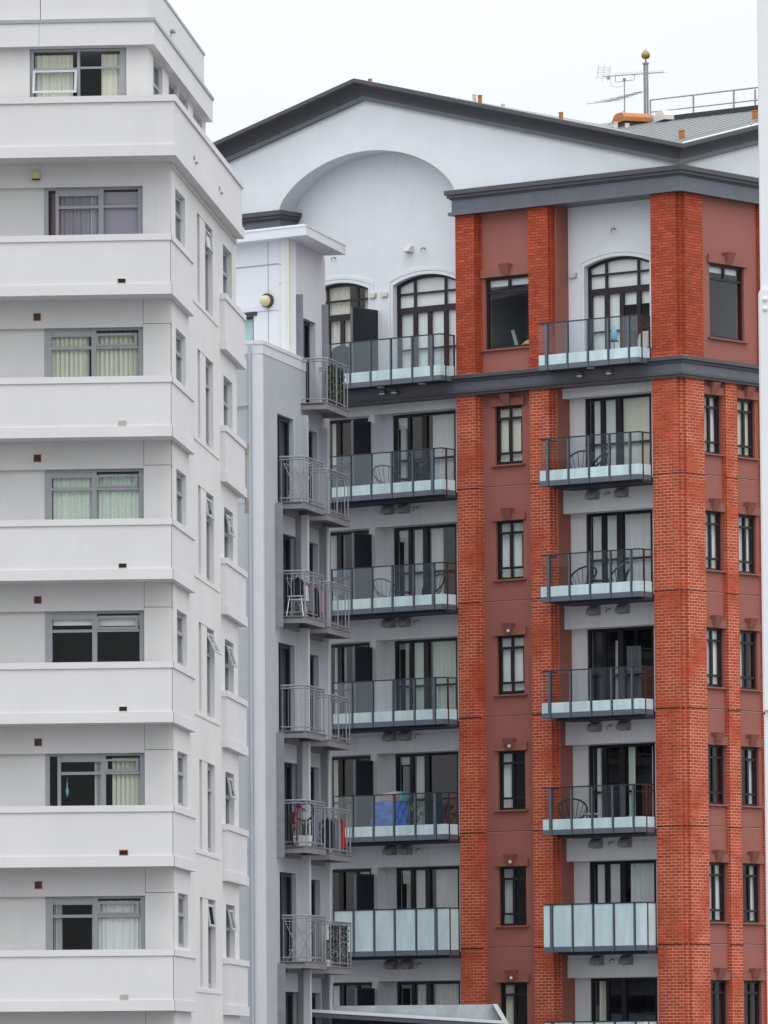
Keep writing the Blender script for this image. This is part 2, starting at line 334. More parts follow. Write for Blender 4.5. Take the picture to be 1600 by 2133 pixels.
# ------------------------------------------------------------------ windows
def curtain_mesh(mb, F, a0, a1, z0, z1, d, mi=0, amp=.025, pitch=.09, seed=0, taper=0.0):
    rnd = random.Random(seed); n = max(6, int(abs(a1 - a0) / pitch * 6)); ph = rnd.random() * 6; prev = None
    for i in range(n + 1):
        t = i / n; a = a0 + (a1 - a0) * t
        w = amp * math.sin(ph + t * abs(a1 - a0) / pitch * 2 * math.pi + .8 * math.sin(t * 9 + ph)) + amp * .5 * math.sin(t * 23 + ph * 2)
        ab = a + taper * (a - (a0 + a1) / 2)
        cur = (F(ab, d + w * 1.25, z0), F(a, d + w * .7, z1))
        if prev: mb.quad([prev[0], cur[0], cur[1], prev[1]], mi)
        prev = cur
def vblind_mesh(mb, F, a0, a1, z0, z1, d, pitch=.09, seed=0):
    n = max(1, int(abs(a1 - a0) / pitch)); rnd = random.Random(seed)
    for i in range(n):
        a = a0 + (a1 - a0) * (i + .5) / n; w = abs(a1 - a0) / n * .54; tw = .02 + rnd.random() * .03
        mb.quad([F(a - w, d - tw, z0), F(a + w, d + tw, z0), F(a + w, d + tw, z1), F(a - w, d - tw, z1)])
ROOMS = {}
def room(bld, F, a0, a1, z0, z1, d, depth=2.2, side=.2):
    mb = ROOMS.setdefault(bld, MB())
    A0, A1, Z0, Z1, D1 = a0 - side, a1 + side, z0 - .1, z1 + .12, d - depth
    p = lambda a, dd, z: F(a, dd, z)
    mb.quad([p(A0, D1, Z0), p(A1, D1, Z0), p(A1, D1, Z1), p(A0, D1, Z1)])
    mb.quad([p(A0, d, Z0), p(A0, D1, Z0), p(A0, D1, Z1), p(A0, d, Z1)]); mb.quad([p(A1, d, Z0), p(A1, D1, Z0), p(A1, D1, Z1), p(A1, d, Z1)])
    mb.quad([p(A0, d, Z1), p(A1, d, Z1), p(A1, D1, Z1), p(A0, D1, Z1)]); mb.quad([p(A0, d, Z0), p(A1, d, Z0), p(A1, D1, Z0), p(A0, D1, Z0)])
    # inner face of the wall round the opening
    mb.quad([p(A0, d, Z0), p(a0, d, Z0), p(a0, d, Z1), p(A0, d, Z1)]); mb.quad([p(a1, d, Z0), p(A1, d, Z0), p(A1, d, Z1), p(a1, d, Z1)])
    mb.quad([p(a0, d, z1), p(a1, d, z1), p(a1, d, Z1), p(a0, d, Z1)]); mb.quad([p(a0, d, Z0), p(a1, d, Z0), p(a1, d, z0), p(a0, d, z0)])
def dress(F, parent, items, d, seed=0):
    """curtains and blinds: (kind, material, a0, a1, z0, z1)"""
    for i, (kind, mt, a0, a1, z0, z1) in enumerate(items):
        mb = MB()
        if kind == 'c': curtain_mesh(mb, F, a0, a1, z0, z1, d - .10, seed=seed * 13 + i); nm = 'curtain'
        elif kind == 'ct': curtain_mesh(mb, F, a0, a1, z0, z1, d - .10, seed=seed * 13 + i, taper=.25); nm = 'curtain'
        elif kind == 'v': vblind_mesh(mb, F, a0, a1, z0, z1, d - .10, seed=seed * 13 + i); nm = 'vertical_blind'
        else: mb.box(F, a0, a1, d - .075, d - .07, z0, z1); nm = 'roller_blind'
        mb.build(nm, mt, parent, smooth=kind[0] == 'c', recalc=kind == 'b')
def window(bld, parent, F, a0, a1, z0, z1, d, bars, t=.06, fmat='black', pane='pane', items=(), name='window', seed=0, rm=(2.2, .2), dep=.06, t2=None):
    """frame mesh with its outer frame and bars; glass and curtains are its children. bars: (a0,a1,z0,z1[,proud])"""
    mb = MB(); tb = t if t2 is None else t2
    mb.box(F, a0, a0 + t, d - dep, d, z0, z1); mb.box(F, a1 - t, a1, d - dep, d, z0, z1)
    mb.box(F, a0 + t, a1 - t, d - dep, d - .002, z1 - tb, z1); mb.box(F, a0 + t, a1 - t, d - dep, d - .002, z0, z0 + tb)
    for i, b in enumerate(bars):
        pr = b[4] if len(b) > 4 else -.004 - .0012 * i
        mb.box(F, b[0], b[1], d - dep + .003 + .0007 * i, d + pr, b[2], b[3])
    o = mb.build(name, fmat, parent)
    pm = MB(); pm.quad([F(a0 + t * .5, d - dep * .6, z0 + tb * .5), F(a1 - t * .5, d - dep * .6, z0 + tb * .5), F(a1 - t * .5, d - dep * .6, z1 - tb * .5), F(a0 + t * .5, d - dep * .6, z1 - tb * .5)])
    pm.build('glass_pane', pane, o, recalc=False)
    dress(F, o, items, d - dep * .5, seed)
    room(bld, F, a0, a1, z0, z1, d - dep - .002, *rm)
    return o
MID_O = (-2.892, 155.799)
RAIL_TOP = [(7.46, 34.305), (2.6, 34.29)]; RAIL_MID = [(7.46, 33.98), (2.6, 33.955)]
RAIL_POSTS = [(7.46, 33.6, 34.30), (6.05, 33.6, 34.30), (4.74, 33.6, 34.295), (3.0, 33.6, 34.29), (4.05, 33.6, 34.25), (3.85, 33.6, 34.25)]
ROOFU = []
ROOF_VENTS = [(7.49, 8.2, 33.60, .80, .78, .25, 'terracotta', 'slatedark', .30), (6.95, 8.9, 33.62, .8, .8, .20, 'gutter', 'slatedark', .3), (6.22, 8.2, 33.53, .66, .66, .26, 'offwhite', 'slatedark', .26)]
STUBS = [(1.0, 1.5, 31.83, .075, .23, 'terracotta'), (1.3, 5.1, 32.74, .075, .25, 'terracotta'), (7.5, 7.5, 33.35, .06, .20, 'offwhite'), (7.12, 7.5, 33.26, .06, .22, 'offwhite'),
         (10.18, .5, 33.95, .05, .22, 'terracotta'), (6.78, .5, 33.15, .05, .28, 'offwhite'), (6.6, .5, 33.15, .055, .24, 'terracotta'), (5.86, .5, 32.92, .05, .17, 'offwhite'), (4.02, .5, 32.45, .055, .25, 'terracotta')]
# ================================================================== white apartment building (left)
SB = Site(-4.2667, 131.8036, -85.30)
B = thing('white_apartment_building', SB.o, SB.rz, 'white rendered apartment block with solid balcony bands and grey windows, at left', 'building')
SH = 2.9
wall = MB()
BL = 9.0                                            # the front runs on to the left, out of the picture
KS = range(0, 6)
# front wall under each band: ribbon opening with an infill panel and the window set back in it
front_holes = [(.70, BL - .5, 22.55 - SH * (k - 1), 23.82 - SH * (k - 1)) for k in range(-0, 7)]
wall.grid(FRONT, .136, BL, 0, 27.206, front_holes, -.86, -1.06)
for k in range(0, 7):
    z = 23.82 - SH * (k - 1); wall.box(FRONT, 2.752, BL - .5, -1.0, -1.058, z - 1.27, z, 0)
for k in range(0, 7):                               # pier face stands 12 mm proud up to a shadow groove
    z = 23.87 - SH * (k - 1); wall.box(FRONT, .1375, .695, -.859, -.848, z - 1.3, z)
side_holes = []
S1 = [(1.82, 3.62, 22.80 - SH * (k - 1), 23.90 - SH * (k - 1)) for k in range(0, 7)]
ST = [(5.86, 8.88, 22.02 - SH * (k - 1), 23.92 - SH * (k - 1)) for k in range(0, 7)]
S3 = [(11.0, 12.84, 22.70 - SH * (k - 1), 23.90 - SH * (k - 1)) for k in range(0, 7)]
wall.grid(SIDE, 1.06, 13.76, 0, 27.206, S1 + ST + S3, -.136, -.36)
wall.box(SIDE, .8605, 1.06, -.136, -.30, 0, 27.206)
wall.box(FRONT, .36, BL, -13.75, -13.55, 0, 27.2)   # rear wall
# sills: thin ledge under the tall windows
for k in range(0, 7):
    z = 22.02 - SH * (k - 1)
    wall.box(SIDE, 5.0, 9.9, -.136, -.118, z - .10, z - .02)
for k in range(1, 7):                               # shadow joints round the corner pier
    z = 23.82 - SH * (k - 1); mb = MB(); mb.box(FRONT, .69, .70, -.9, -.8585, z, z + .566); mb.box(FRONT, .1365, .69, -.9, -.8592, z + .052, z + .066); mb.box(SIDE, .8595, 1.20, -.2, -.1352, z + .052, z + .066); mb.build('shadow_joint', 'seam', B)
# columns inside tall windows
for k in range(0, 7):
    z = 22.02 - SH * (k - 1); wall.box(SIDE, 6.42, 7.50, -.30, -.145, z, z + 1.9)
# bands: parapet, coping and slab of each balcony, front and both returns
for k in KS:
    zt = 25.62 - SH * k; band = MB(); cap = MB(); rb = MB(); rc = MB()
    band.box(FRONT, .03, BL, -.18, -.03, zt - 1.02, zt - .13); band.box(SIDE, .1805, 4.06, -.135, -.03, zt - 1.02, zt - .13)
    cap.box(FRONT, 0, BL, -.22, 0, zt - .13, zt); cap.box(SIDE, .2205, 4.10, -.134, 0, zt - .13, zt)
    band.box(FRONT, 0, BL, -.858, 0, zt - 1.233, zt - 1.02); band.box(SIDE, .8595, 4.10, -.134, 0, zt - 1.233, zt - 1.02)
    rb.box(SIDE, 10.33, 14.5, -.135, -.03, zt - 1.02, zt - .13); rc.box(SIDE, 10.3, 14.6, -.134, 0, zt - .13, zt)
    rb.box(SIDE, 10.3, 14.6, -.134, 0, zt - 1.233, zt - 1.02); rb.box(FRONT, .138, 2.5, -14.5, -13.76, zt - 1.233, zt - .13)
    mb = MB(); mb.box(SIDE, .0295, .0425, -.04, -.0285, zt - 1.015, zt - .135); mb.build('shadow_joint', 'seam', B)
    mb = MB(); mb.box(SIDE, -.0005, .009, -.01, .0006, zt - .129, zt - .001); mb.build('shadow_joint', 'seam', B); mb = MB(); mb.box(SIDE, -.0005, .009, -.01, .0006, zt - 1.232, zt - 1.021); mb.build('shadow_joint', 'seam', B)
    band.build('balcony_band', 'white2', B); cap.build('coping', 'white2', B); rb.build('balcony_band', 'white2', B); rc.build('coping', 'white2', B)
# terrace band below the set back top storey
band = MB(); cap = MB()
band.box(FRONT, -.05, BL, -.20, .05, 27.43, 28.32); band.box(SIDE, .2005, 13.3, -.24, .05, 27.43, 28.32)
cap.box(FRONT, -.09, BL, -.25, .09, 28.32, 28.45); cap.box(SIDE, .2505, 13.4, -.28, .09, 28.32, 28.45)
band.box(FRONT, -.09, BL, -.9, .09, 27.206, 27.43); band.box(SIDE, .9005, 13.45, -.4, .09, 27.206, 27.43)
band.build('terrace_parapet', 'white2', B); cap.build('coping', 'white2', B)
wall.box(SIDE, .9, 13.75, -.38, -.10, 27.12, 27.206)
wall.box(FRONT, .4, BL, -13.5, -.905, 27.25, 27.42)  # terrace deck
# top storey
TW = [(1.53, 3.15, 28.2, 29.50), (4.28, 5.96, 28.2, 29.50), (6.10, 7.87, 28.2, 29.50), (8.90, 10.69, 28.2, 29.50)]
wall.grid(FRONT, .546, BL, 27.42, 29.55, [(.98, 2.97, 28.2, 29.53)], -.5, -.72)
wall.grid(SIDE, .72, 11.35, 27.42, 29.55, TW, -.546, -.76)
wall.box(FRONT, .77, BL, -11.35, -11.15, 27.42, 29.55)
rf = MB(); rf.box(FRONT, .39, BL, -11.4, -.30, 29.55, 30.03); rf.build('roof_slab', 'white2', B)
fl = MB(); fl.box(FRONT, .36, BL, -11.43, -.27, 30.03, 30.10)
fl.box(FRONT, .53, BL, -11.20, -.43, 31.0, 31.06); fl.build('flashing', 'alu', B)
up_ = MB(); up_.box(FRONT, .55, 2.735, -11.15, -.46, 30.10, 31.0); up_.box(FRONT, 2.75, BL, -11.15, -.463, 30.10, 31.0); up_.build('roof_parapet', 'white2', B)
wall.build('wall', 'white', B)

# front windows: (left shift of the sash, dressing)
def bw(k):
    z1 = 23.82 - SH * (k - 1); z0 = z1 - 1.25; d = -1.0; s = {0: .16, 4: .17}.get(k, 0.0)
    L0, L1, Rr = 2.60 - s, 1.77 - s, 1.69 - s
    zm = z1 - .40
    bars = [(Rr - .01, L1 + .01, z0, z1, .006), (L1, L0 + .03, zm - .03, zm + .03), (.82, Rr, zm - .025, zm + .03),
            (L0, L0 + .07, z0, z1 - .05, .010), (L1, L0, z1 - .17, z1 - .05)]
    if k not in (0,):   # awning sash, own inner frame, right of the middle bar
        bars += [(.84, .89, zm + .03, z1 - .12, .014), (Rr - .05, Rr, zm + .03, z1 - .12, .014), (.89, Rr - .05, zm + .03, zm + .075, .012), (.89, Rr - .05, z1 - .16, z1 - .12, .012)]
    a, b, c, e = .82, Rr, L1, L0
    zc0, zc1 = z0 + .02, z1 - .09
    it = {0: [('c', 'curtain_lilac', c + .15, e, zc0, zc1), ('c', 'curtain_grey', c, c + .2, zc0, zc1), ('b', 'curtain_lilac', a, b, zc0, zc1), ('ct', 'curtain_pink', 2.43, 2.62, zc0, zc1)],
          1: [('v', 'vblind', c + .08, e, zc0, zc1), ('v', 'vblind', a, b, zc0, zc1)],
          2: [('c', 'curtain_green', c, e, zc0, zc1), ('c', 'curtain_green', a, b, zc0, zc1)],
          3: [('b', 'blind', c, e, z1 - .28, zc1), ('b', 'blind', a, b, z1 - .30, zc1)],
          4: [('c', 'curtain_grey', c, c + .16, zc0, zc1), ('v', 'vblind', a, b - .14, zc0, zc1)],
          5: [('c', 'curtain_grey', e - .17, e, zc0, zc1), ('c', 'curtain_grey', c - .02, c + .05, zc0, zc1), ('c', 'curtain', a, b, zc0, zc1)]}[k]
    o = window('B', B, FRONT, .72, 2.75, z0, z1, d, bars, t=.09, fmat='alu', items=it, seed=k + 3, t2=.05, rm=(2.2, 0), pane='paneb')
    return o
for k in KS: bw(k)
# top storey front window with its tilted open sash
zt0, zt1 = 28.38, 29.52
o = window('B', B, FRONT, .985, 2.965, zt0, zt1, -.56, [(1.94, 2.0, zt0, zt1, .008), (2.0, 2.9, 29.085, 29.14), (1.07, 1.94, 29.11, 29.155), (1.05, 1.12, zt0, zt1 - .05)],
           t=.07, fmat='alu', seed=31, t2=.05, rm=(2.2, 0), pane='paneb', items=[('c', 'curtain_cream', 2.1, 2.88, 28.4, 29.42), ('c', 'curtain_cream', 1.1, 1.52, 28.4, 29.42)])
sm = MB()
def tilt(a, h, zt, ang, y0): return FRONT(a, y0 + h * math.sin(ang), zt - h * math.cos(ang))
ang = R(14)
for (a0, a1, h0, h1) in ((2.0, 2.05, 0, .50), (2.86, 2.91, 0, .50), (2.05, 2.86, 0, .045), (2.05, 2.86, .45, .50)):
    pts = []
    for y0 in (-.575, -.535):
        pts += [tilt(a0, h0, 29.09, ang, y0), tilt(a1, h0, 29.09, ang, y0), tilt(a1, h1, 29.09, ang, y0), tilt(a0, h1, 29.09, ang, y0)]
    sm.hexa([pts[0], pts[1], pts[2], pts[3], pts[4], pts[5], pts[6], pts[7]])
sm.build('open_sash', 'alulight', o)
gm_ = MB(); gm_.quad([tilt(2.04, .03, 29.09, ang, -.555), tilt(2.87, .03, 29.09, ang, -.555), tilt(2.87, .47, 29.09, ang, -.555), tilt(2.04, .47, 29.09, ang, -.555)]); gm_.build('sash_glass', 'paneb', o, recalc=False)
# side windows
for i, h in enumerate(TW):
    c = (h[0] + h[1]) / 2
    window('B', B, SIDE, h[0], h[1], h[2], h[3], -.62, [(c - .5, c - .42, h[2], h[3]), (c - .42, h[1] - .05, 29.0, 29.06)], t=.07, fmat='alu', seed=40 + i, rm=(.28, .05))
def open_sash(o, a0, a1, zt, h, y0, ang):
    sm = MB(); P = lambda a, q, e: SIDE(a, y0 + e + q * math.sin(ang), zt - q * math.cos(ang))
    for (x0, x1, q0, q1) in ((a0, a0 + .1, 0, h), (a1 - .1, a1, 0, h), (a0 + .1, a1 - .1, 0, .05), (a0 + .1, a1 - .1, h - .05, h)):
        sm.hexa([P(x0, q0, 0), P(x1, q0, 0), P(x1, q1, 0), P(x0, q1, 0), P(x0, q0, .035), P(x1, q0, .035), P(x1, q1, .035), P(x0, q1, .035)])
    sm.build('open_sash', 'alulight', o)
    g = MB(); g.quad([P(a0, 0, .017), P(a1, 0, .017), P(a1, h, .017), P(a0, h, .017)]); g.build('sash_glass', 'pane2', o, recalc=False)
for k in range(0, 6):
    h = S1[k]; zm = h[3] - .42
    window('B', B, SIDE, h[0], h[1], h[2], h[3], -.23, [(h[0], h[1], zm - .035, zm + .035, .02)], t=.10, fmat='alu', seed=50 + k, t2=.09, rm=(.38, .05),
           items=[('b', 'curtain_grey' if k % 2 else 'vblind', h[0] + .1, h[1] - .35, h[2] + .05, h[3] - .05)])
    h = ST[k]; zm = h[3] - .55
    window('B', B, SIDE, 5.86, 6.42, h[2], h[3], -.27, [(5.86, 6.42, zm - .03, zm + .03)], t=.08, fmat='alu', seed=60 + k)
    o = window('B', B, SIDE, 7.5, 8.88, h[2], h[3], -.23, [(7.5, 8.88, zm - .03, zm + .03, .02)], t=.12, fmat='alu', seed=70 + k)
    if k in (3, 5): open_sash(o, 7.6, 8.8, h[3] - .1, .48, -.20, R(26 if k == 3 else 8))
    if k in (0, 2): open_sash(o, 7.6, 8.8, h[3] - .1, .42, -.20, R(9))
    h = S3[k]; zm = h[3] - .52
    o = window('B', B, SIDE, h[0], h[1], h[2], h[3], -.25, [(h[0] + .72, h[0] + .86, h[2], h[3]), (h[0], h[1], zm - .035, zm + .035, .02)], t=.10, fmat='alu', seed=80 + k, t2=.08)
    if k in (2, 3, 4, 5): open_sash(o, h[0] + .85, h[1] - .1, h[3] - .1, .46, -.20, R(12 if k != 3 else 17))
# vents
for k in range(1, 7):
    mb = MB(); z = 24.13 - SH * (k - 1)
    mb.box(FRONT, 2.80, 2.955, -.862, -.850, z - .155, z, 1); mb.box(FRONT, 2.81, 2.945, -.875, -.846, z - .145, z - .01, 0)
    mb.build('wall_grille', ['rust', 'terracotta'], B)
hood = MB(); hood.prism(SIDE, [(.86, 27.04), (.72, 27.03), (.70, 26.89), (.86, 26.885)], -2.98, -2.80)
hood.build('vent_hood', 'yellowed', B); mb = MB(); mb.box(FRONT, 2.815, 2.965, -.86, -.72, 26.872, 26.884); mb.build('vent_grille', 'rust', B)
for k in KS:
    mb = MB(); z = 24.725 - SH * k
    mb.box(FRONT, .94, 1.125, -.032, -.022, z - .115, z, 1); mb.box(FRONT, .955, 1.11, -.034, -.018, z - .10, z - .015, 0)
    if k in (1, 5): 
        for q in range(4): mb.box(FRONT, .957, 1.108, -.02, -.012, z - .095 + q * .021, z - .082 + q * .021, 1)
    mb.build('balcony_vent', ['dark', 'offwhite' if k != 4 else 'terracotta'], B)
# panel joints of the roof fascia, downpipe at the back corner, small wall brackets
mb = MB(); mb.box(FRONT, 2.745, 2.757, -.31, -.2985, 29.56, 30.02); mb.build('panel_joint', 'alu', B)
mb = MB(); mb.box(SIDE, 14.52, 14.62, -.05, .06, 22.50, 22.74); mb.box(SIDE, 14.53, 14.61, -.05, .05, 21.15, 21.5); mb.tube([SIDE(14.57, -.02, 22.6), SIDE(14.57, -.02, 21.3)], .035); mb.build('rainwater_head', 'gutterbeige', B)
for a, z in ((3.9, 27.60), (8.8, 27.62)):
    mb = MB(); mb.box(SIDE, a, a + .18, .045, .09, z, z + .03); mb.build('overflow_spout', 'hood', B); mb = MB(); mb.box(SIDE, a - .35, a - .27, .045, .08, z + .02, z + .10); mb.build('overflow_spout', 'hood', B)
mb = MB(); mb.box(SIDE, 4.6, 4.9, -.56, -.46, 30.5, 30.54); mb.build('overflow_spout', 'hood', B)
# ================================================================== grey apartment building (middle)
SM = Site(*MID_O, -76.7)
G = thing('grey_apartment_building', SM.o, SM.rz, 'grey rendered apartment tower with white penthouse and steel balconies, in the middle', 'building')
SG = 2.765
wall = MB()
def a_storey(j): return j % 2 == 0
d1 = []; d2 = []
for j in range(0, 6):                               # storey j: its platform stands 2.3 m below the door head
    zt = 24.50 - SG * j; zb = 22.36 - SG * j
    d1.append((1.43, 3.04, zb, zt) if a_storey(j) else (1.79, 3.24, zb, zt - .1))
    d2.append((3.82, 5.46, zb - .1, zt - .1))
d2.insert(0, (4.45, 5.70, 25.0, 27.16))
wall.grid(SIDE, .2, 6.75, 0, 24.90, d1 + d2[1:], 0, -.35); wall.box(SIDE, .2, 4.30, -.35, 0, 24.9005, 26.03)
w2 = MB(); w2.grid(SIDE, 4.301, 6.75, 24.901, 28.95, d2[:1], -.10, -.45); w2.build('bay_wall', 'greylight', G)
wall.box(FRONT, .0, 6.0, -.2, 0, 0, 26.03)
wall.box(FRONT, .46, 6.0, -6.75, -6.55, 0, 26.03)
wall.box(FRONT, .36, 6.0, -6.5, -.21, 25.6, 25.9)   # terrace deck
wall.build('wall', 'grey', G)
mb = MB(); mb.box(FRONT, -.03, 6.0, -.23, .03, 26.03, 26.12); mb.box(SIDE, .2305, 4.31, -.3, .03, 26.03, 26.12); mb.build('coping', 'greylight', G)
mb = MB(); mb.box(FRONT, -.012, 6.0, -.1, .012, 25.80, 26.03); mb.box(SIDE, .1005, 4.302, -.1, .012, 25.80, 26.03); mb.build('parapet_upstand', 'greylight', G)
# pale corner strip, downpipe
mb = MB(); mb.box(FRONT, -.003, .26, -.1, .006, 0, 25.79); mb.build('corner_strip', 'greylight', G)
mb = MB(); mb.tube([FRONT(.30, .05, 0), FRONT(.30, .05, 26.0)], .035)
for j in range(9): mb.box(FRONT, .30, 1.2, .0, .008, 22.2 - SG * j, 22.216 - SG * j)
mb.tube([FRONT(.32, .05, 24.62), FRONT(.38, .05, 24.56), FRONT(.7, .05, 24.55)], .02)
mb.build('downpipe', 'grey', G)
# penthouse: front wall runs off at an angle
A = Vector((-.10, 3.10, 0)); DV = Vector((-.9038, .4280, 0)).normalized(); NV = Vector((-DV.y, DV.x, 0)); NV = -NV if NV.y > 0 else NV
PF = Face((A.x, A.y), (DV.x, DV.y), (NV.x, NV.y))
ph = MB(); ph.grid(PF, 0, 6, 25.9, 28.95, [(1.14, 2.3, 26.2, 27.15)], 0, -.25); ph.build('penthouse_wall', 'panel', G)
mb = MB(); mb.box(SIDE, 3.101, 4.32, -.101, -.099 - .2, 25.9, 28.95); mb.build('penthouse_side_wall', 'panel', G)
mb = MB(); mb.box(SIDE, 4.325, 6.752, -.104, -.098, 25.02, 25.06)
sk = MB(); sk.grid(SIDE, 4.32, 6.752, 24.6, 28.95, [(4.45, 5.70, 25.0, 27.16)], -.09, -.099); sk.build('penthouse_side_cladding', 'panel', G)
mb = MB(); mb.box(PF, -.02, .30, -.05, .03, 25.9, 28.94); mb.box(SIDE, 3.0, 3.32, -.13, -.085, 25.9, 28.94); mb.build('corner_column', 'cream', G)
mb = MB()
mb.box(PF, .31, 6, 0, .006, 28.35, 28.38); mb.box(PF, .66, .68, 0, .004, 25.9, 28.95); mb.box(PF, .31, 6, 0, .004, 27.22, 27.235); mb.box(PF, -.021, .301, .02, .034, 28.33, 28.345); mb.box(PF, -.021, .301, .02, .034, 27.86, 27.875)
mb.build('panel_joint', 'hood', G)
window('M', G, PF, 1.14, 2.3, 26.2, 27.15, -.06, [], t=.07, fmat='slatedark', items=[('b', 'teal', 1.2, 2.25, 26.22, 27.1)], seed=101, rm=(.9, .0))
mb = MB(); mb.box(PF, 1.03, 2.4, 0, .05, 27.15, 27.24); mb.build('window_head', 'slatedark', G)
lamp = MB(); c = PF(.67, .11, 27.46)
lamp.lathe((c.x, c.y, c.z - .15), [(.02, .02), (.09, .045), (.135, .10), (.15, .17), (.12, .25), (.05, .29), (.01, .295)], 16); ol = lamp.build('wall_lamp', 'yellowed', G, smooth=True)
mb = MB(); n = 20; vs = [PF(.67 + .175 * math.cos(2 * math.pi * i / n), .0, 27.48 + .175 * math.sin(2 * math.pi * i / n)) for i in range(n)] + [PF(.67 + .175 * math.cos(2 * math.pi * i / n), .09, 27.48 + .175 * math.sin(2 * math.pi * i / n)) for i in range(n)]
mb.add(vs, [list(range(n)), list(range(2 * n - 1, n - 1, -1))] + [(i, (i + 1) % n, n + (i + 1) % n, n + i) for i in range(n)]); mb.build('lamp_base', 'rust', ol)
# canopy roof
cy = [(.5, 2.42), (.5, 6.5), (-6, 6.5)]
e = Vector((.5, 2.42, 0)) + DV * 7.2; cy.append((e.x, e.y))
mb = MB(); mb.slab(cy, 28.945, 29.16); mb.build('canopy_roof', 'panel', G)
cx2 = [(.515, 2.40), (.515, 6.515), (-6, 6.515), ((e.x), (e.y - .02))]
mb = MB(); mb.slab(cx2, 29.16, 29.19); mb.slab([(.42, 2.56), (.42, 6.4), (-5.9, 6.4), (e.x, e.y + .12)], 29.19, 29.235); mb.build('roof_flashing', 'gutter', G)
mb = MB(); mb.box(SIDE, 5.15, 5.95, -.55, -.15, 29.23, 29.42)
mb.tube([SIDE(5.95, -.12, 29.23), SIDE(5.95, -.12, 29.40), SIDE(5.6, -.12, 29.43), SIDE(5.2, -.12, 29.43)], .03); mb.build('roof_box', 'gutter', G)
# doors
def gdoor(h, F, d, seed, items=()):
    zm = h[2] + 1.0
    return window('M', G, F, h[0], h[1], h[2], h[3], d, [(h[0] + .55, h[0] + .70, h[2], h[3], .01)], t=.12, fmat='navyframe', pane='paned', name='balcony_door', seed=seed, t2=.10, items=items, dep=.08, rm=(1.4, .1))
for j, h in enumerate(d1): gdoor(h, SIDE, -.11 if a_storey(j) else -.14, 110 + j, [('c', 'curtain_green', h[0] + .25, h[0] + .55, h[2], h[3] - .1)] if j in (0, 2) else [])
for j, h in enumerate(d2): gdoor(h, SIDE, -.24 if j == 0 else -.13, 130 + j)
# steel fins and posts of alternate storeys
def fin(a, d, zb, zt, w=.06, o=.17):
    mb = MB(); mb.box(SIDE, a, a + w, d, d + o, zb, zt); mb.build('steel_fin', 'steeldark', G)
fin(3.74, -.10, 26.12, 27.66); fin(6.35, -.10, 25.0, 27.70)
for j in range(0, 6):
    zt = (24.62 if j == 0 else 22.346 - SG * (j - 1) - .166); zb = 22.352 - SG * j
    for a, o, dz in ((3.25, .285, 0), (5.64, .20, -.095)):
        mb = MB(); mb.box(SIDE, a, a + .16, -.001, o, zb + dz, zt + dz); mb.build('privacy_fin', 'greylight' if j else 'grey', G)
    if j % 2:
        fin(3.18, 0, zb, zt, .06, .13); fin(5.57, 0, zb - .09, zt - .1, .06, .18)
        posts = MB(); posts.box(SIDE, 1.16, 1.26, .0, .17, zb - .28, zt + .12)
        for q in range(4): posts.box(SIDE, 1.148, 1.161, .03, .06, zb + .4 + q * .55, zb + .43 + q * .55)
        posts.build('steel_post', 'steeldark', G)
# steel balconies
def platform(a0, a1, z, base, sd, inside=True, roundc=False):
    """channel edge frame and deck; its railing is a child"""
    mb = MB(); d = .66
    mb.box(SIDE, a0, a1, base, d - .05, z - .06, z - .02)
    mb.box(SIDE, a0, a1, d - .05, d, z - .165, z); mb.box(SIDE, a0, a0 + .05, base, d - .051, z - .165, z - .001); mb.box(SIDE, a1 - .05, a1, base, d - .051, z - .165, z - .001)
    mb.box(SIDE, a0 - .012, a1 + .05, d - .06, d + .02, z - .012, z + .006); mb.box(SIDE, a0 - .03, a0 + .04, base, d - .06, z - .012, z + .006)
    mb.box(SIDE, a0 + .5, a1 - .2, base, base + .08, z - .26, z - .061)
    o = mb.build('steel_balcony', 'deck', G)
    r = MB(); i = .03; x0, x1, y1 = a0 + .10, a1 - .02, d - i
    P = lambda a, dd, zz: SIDE(a, dd, zz)
    for zz, rr in ((1.10, .026), (1.035, .019), (.10, .016)):
        r.tube([P(x0, base + .02, z + zz), P(x0, y1 - .05, z + zz), P(x0 + .05, y1, z + zz), P(x1, y1, z + zz), P(x1, base + .02, z + zz)], rr)
    for a in (x0 + .02, (x0 + x1) / 2 - .1, x1 - .35, x1): r.tube([P(a, y1, z), P(a, y1, z + 1.09)], .017)
    for dd in (base + .06, base + .30): r.tube([P(x0, dd, z), P(x0, dd, z + 1.04)], .012)
    nb = 6
    for q in range(1, nb): r.tube([P(x0 + (x1 - x0) * q / nb, y1, z + .10), P(x0 + (x1 - x0) * q / nb, y1, z + 1.03)], .005, n=4)
    for q in range(1, 4): r.tube([P(x0, base + .05 + (y1 - base) * q / 4, z + .10), P(x0, base + .05 + (y1 - base) * q / 4, z + 1.03)], .006, n=4)
    r.build('railing', 'steel', o)
    return o
ZP1 = [22.346 - SG * j for j in range(5)]
for z in ZP1: platform(1.44, 3.42, z, 0, 1)
ZP2 = [24.98] + [22.25 - SG * j for j in range(5)]
for q, z in enumerate(ZP2): platform(3.81, 6.05, z, -.10 if q == 0 else 0, 2)

# ================================================================== brick apartment building (right)
SR = Site(7.3576, 160.4732, -51.38)
A_ = thing('brick_apartment_building', SR.o, SR.rz, 'red brick and pale blue apartment block with glass balconies and a wide charcoal gable', 'building')
LU, RV = 19.8, 14.0
ZB0, ZB1 = 25.67, 26.19                              # middle band
ZC0, ZC1 = 30.28, 30.915                             # cornice
def rake(u): return 31.492 + .2573 * (u if u < 9.95 else 19.9 - u)
def rakeR(v): return 31.44 + .255 * min(v, 2 * 11 - v)
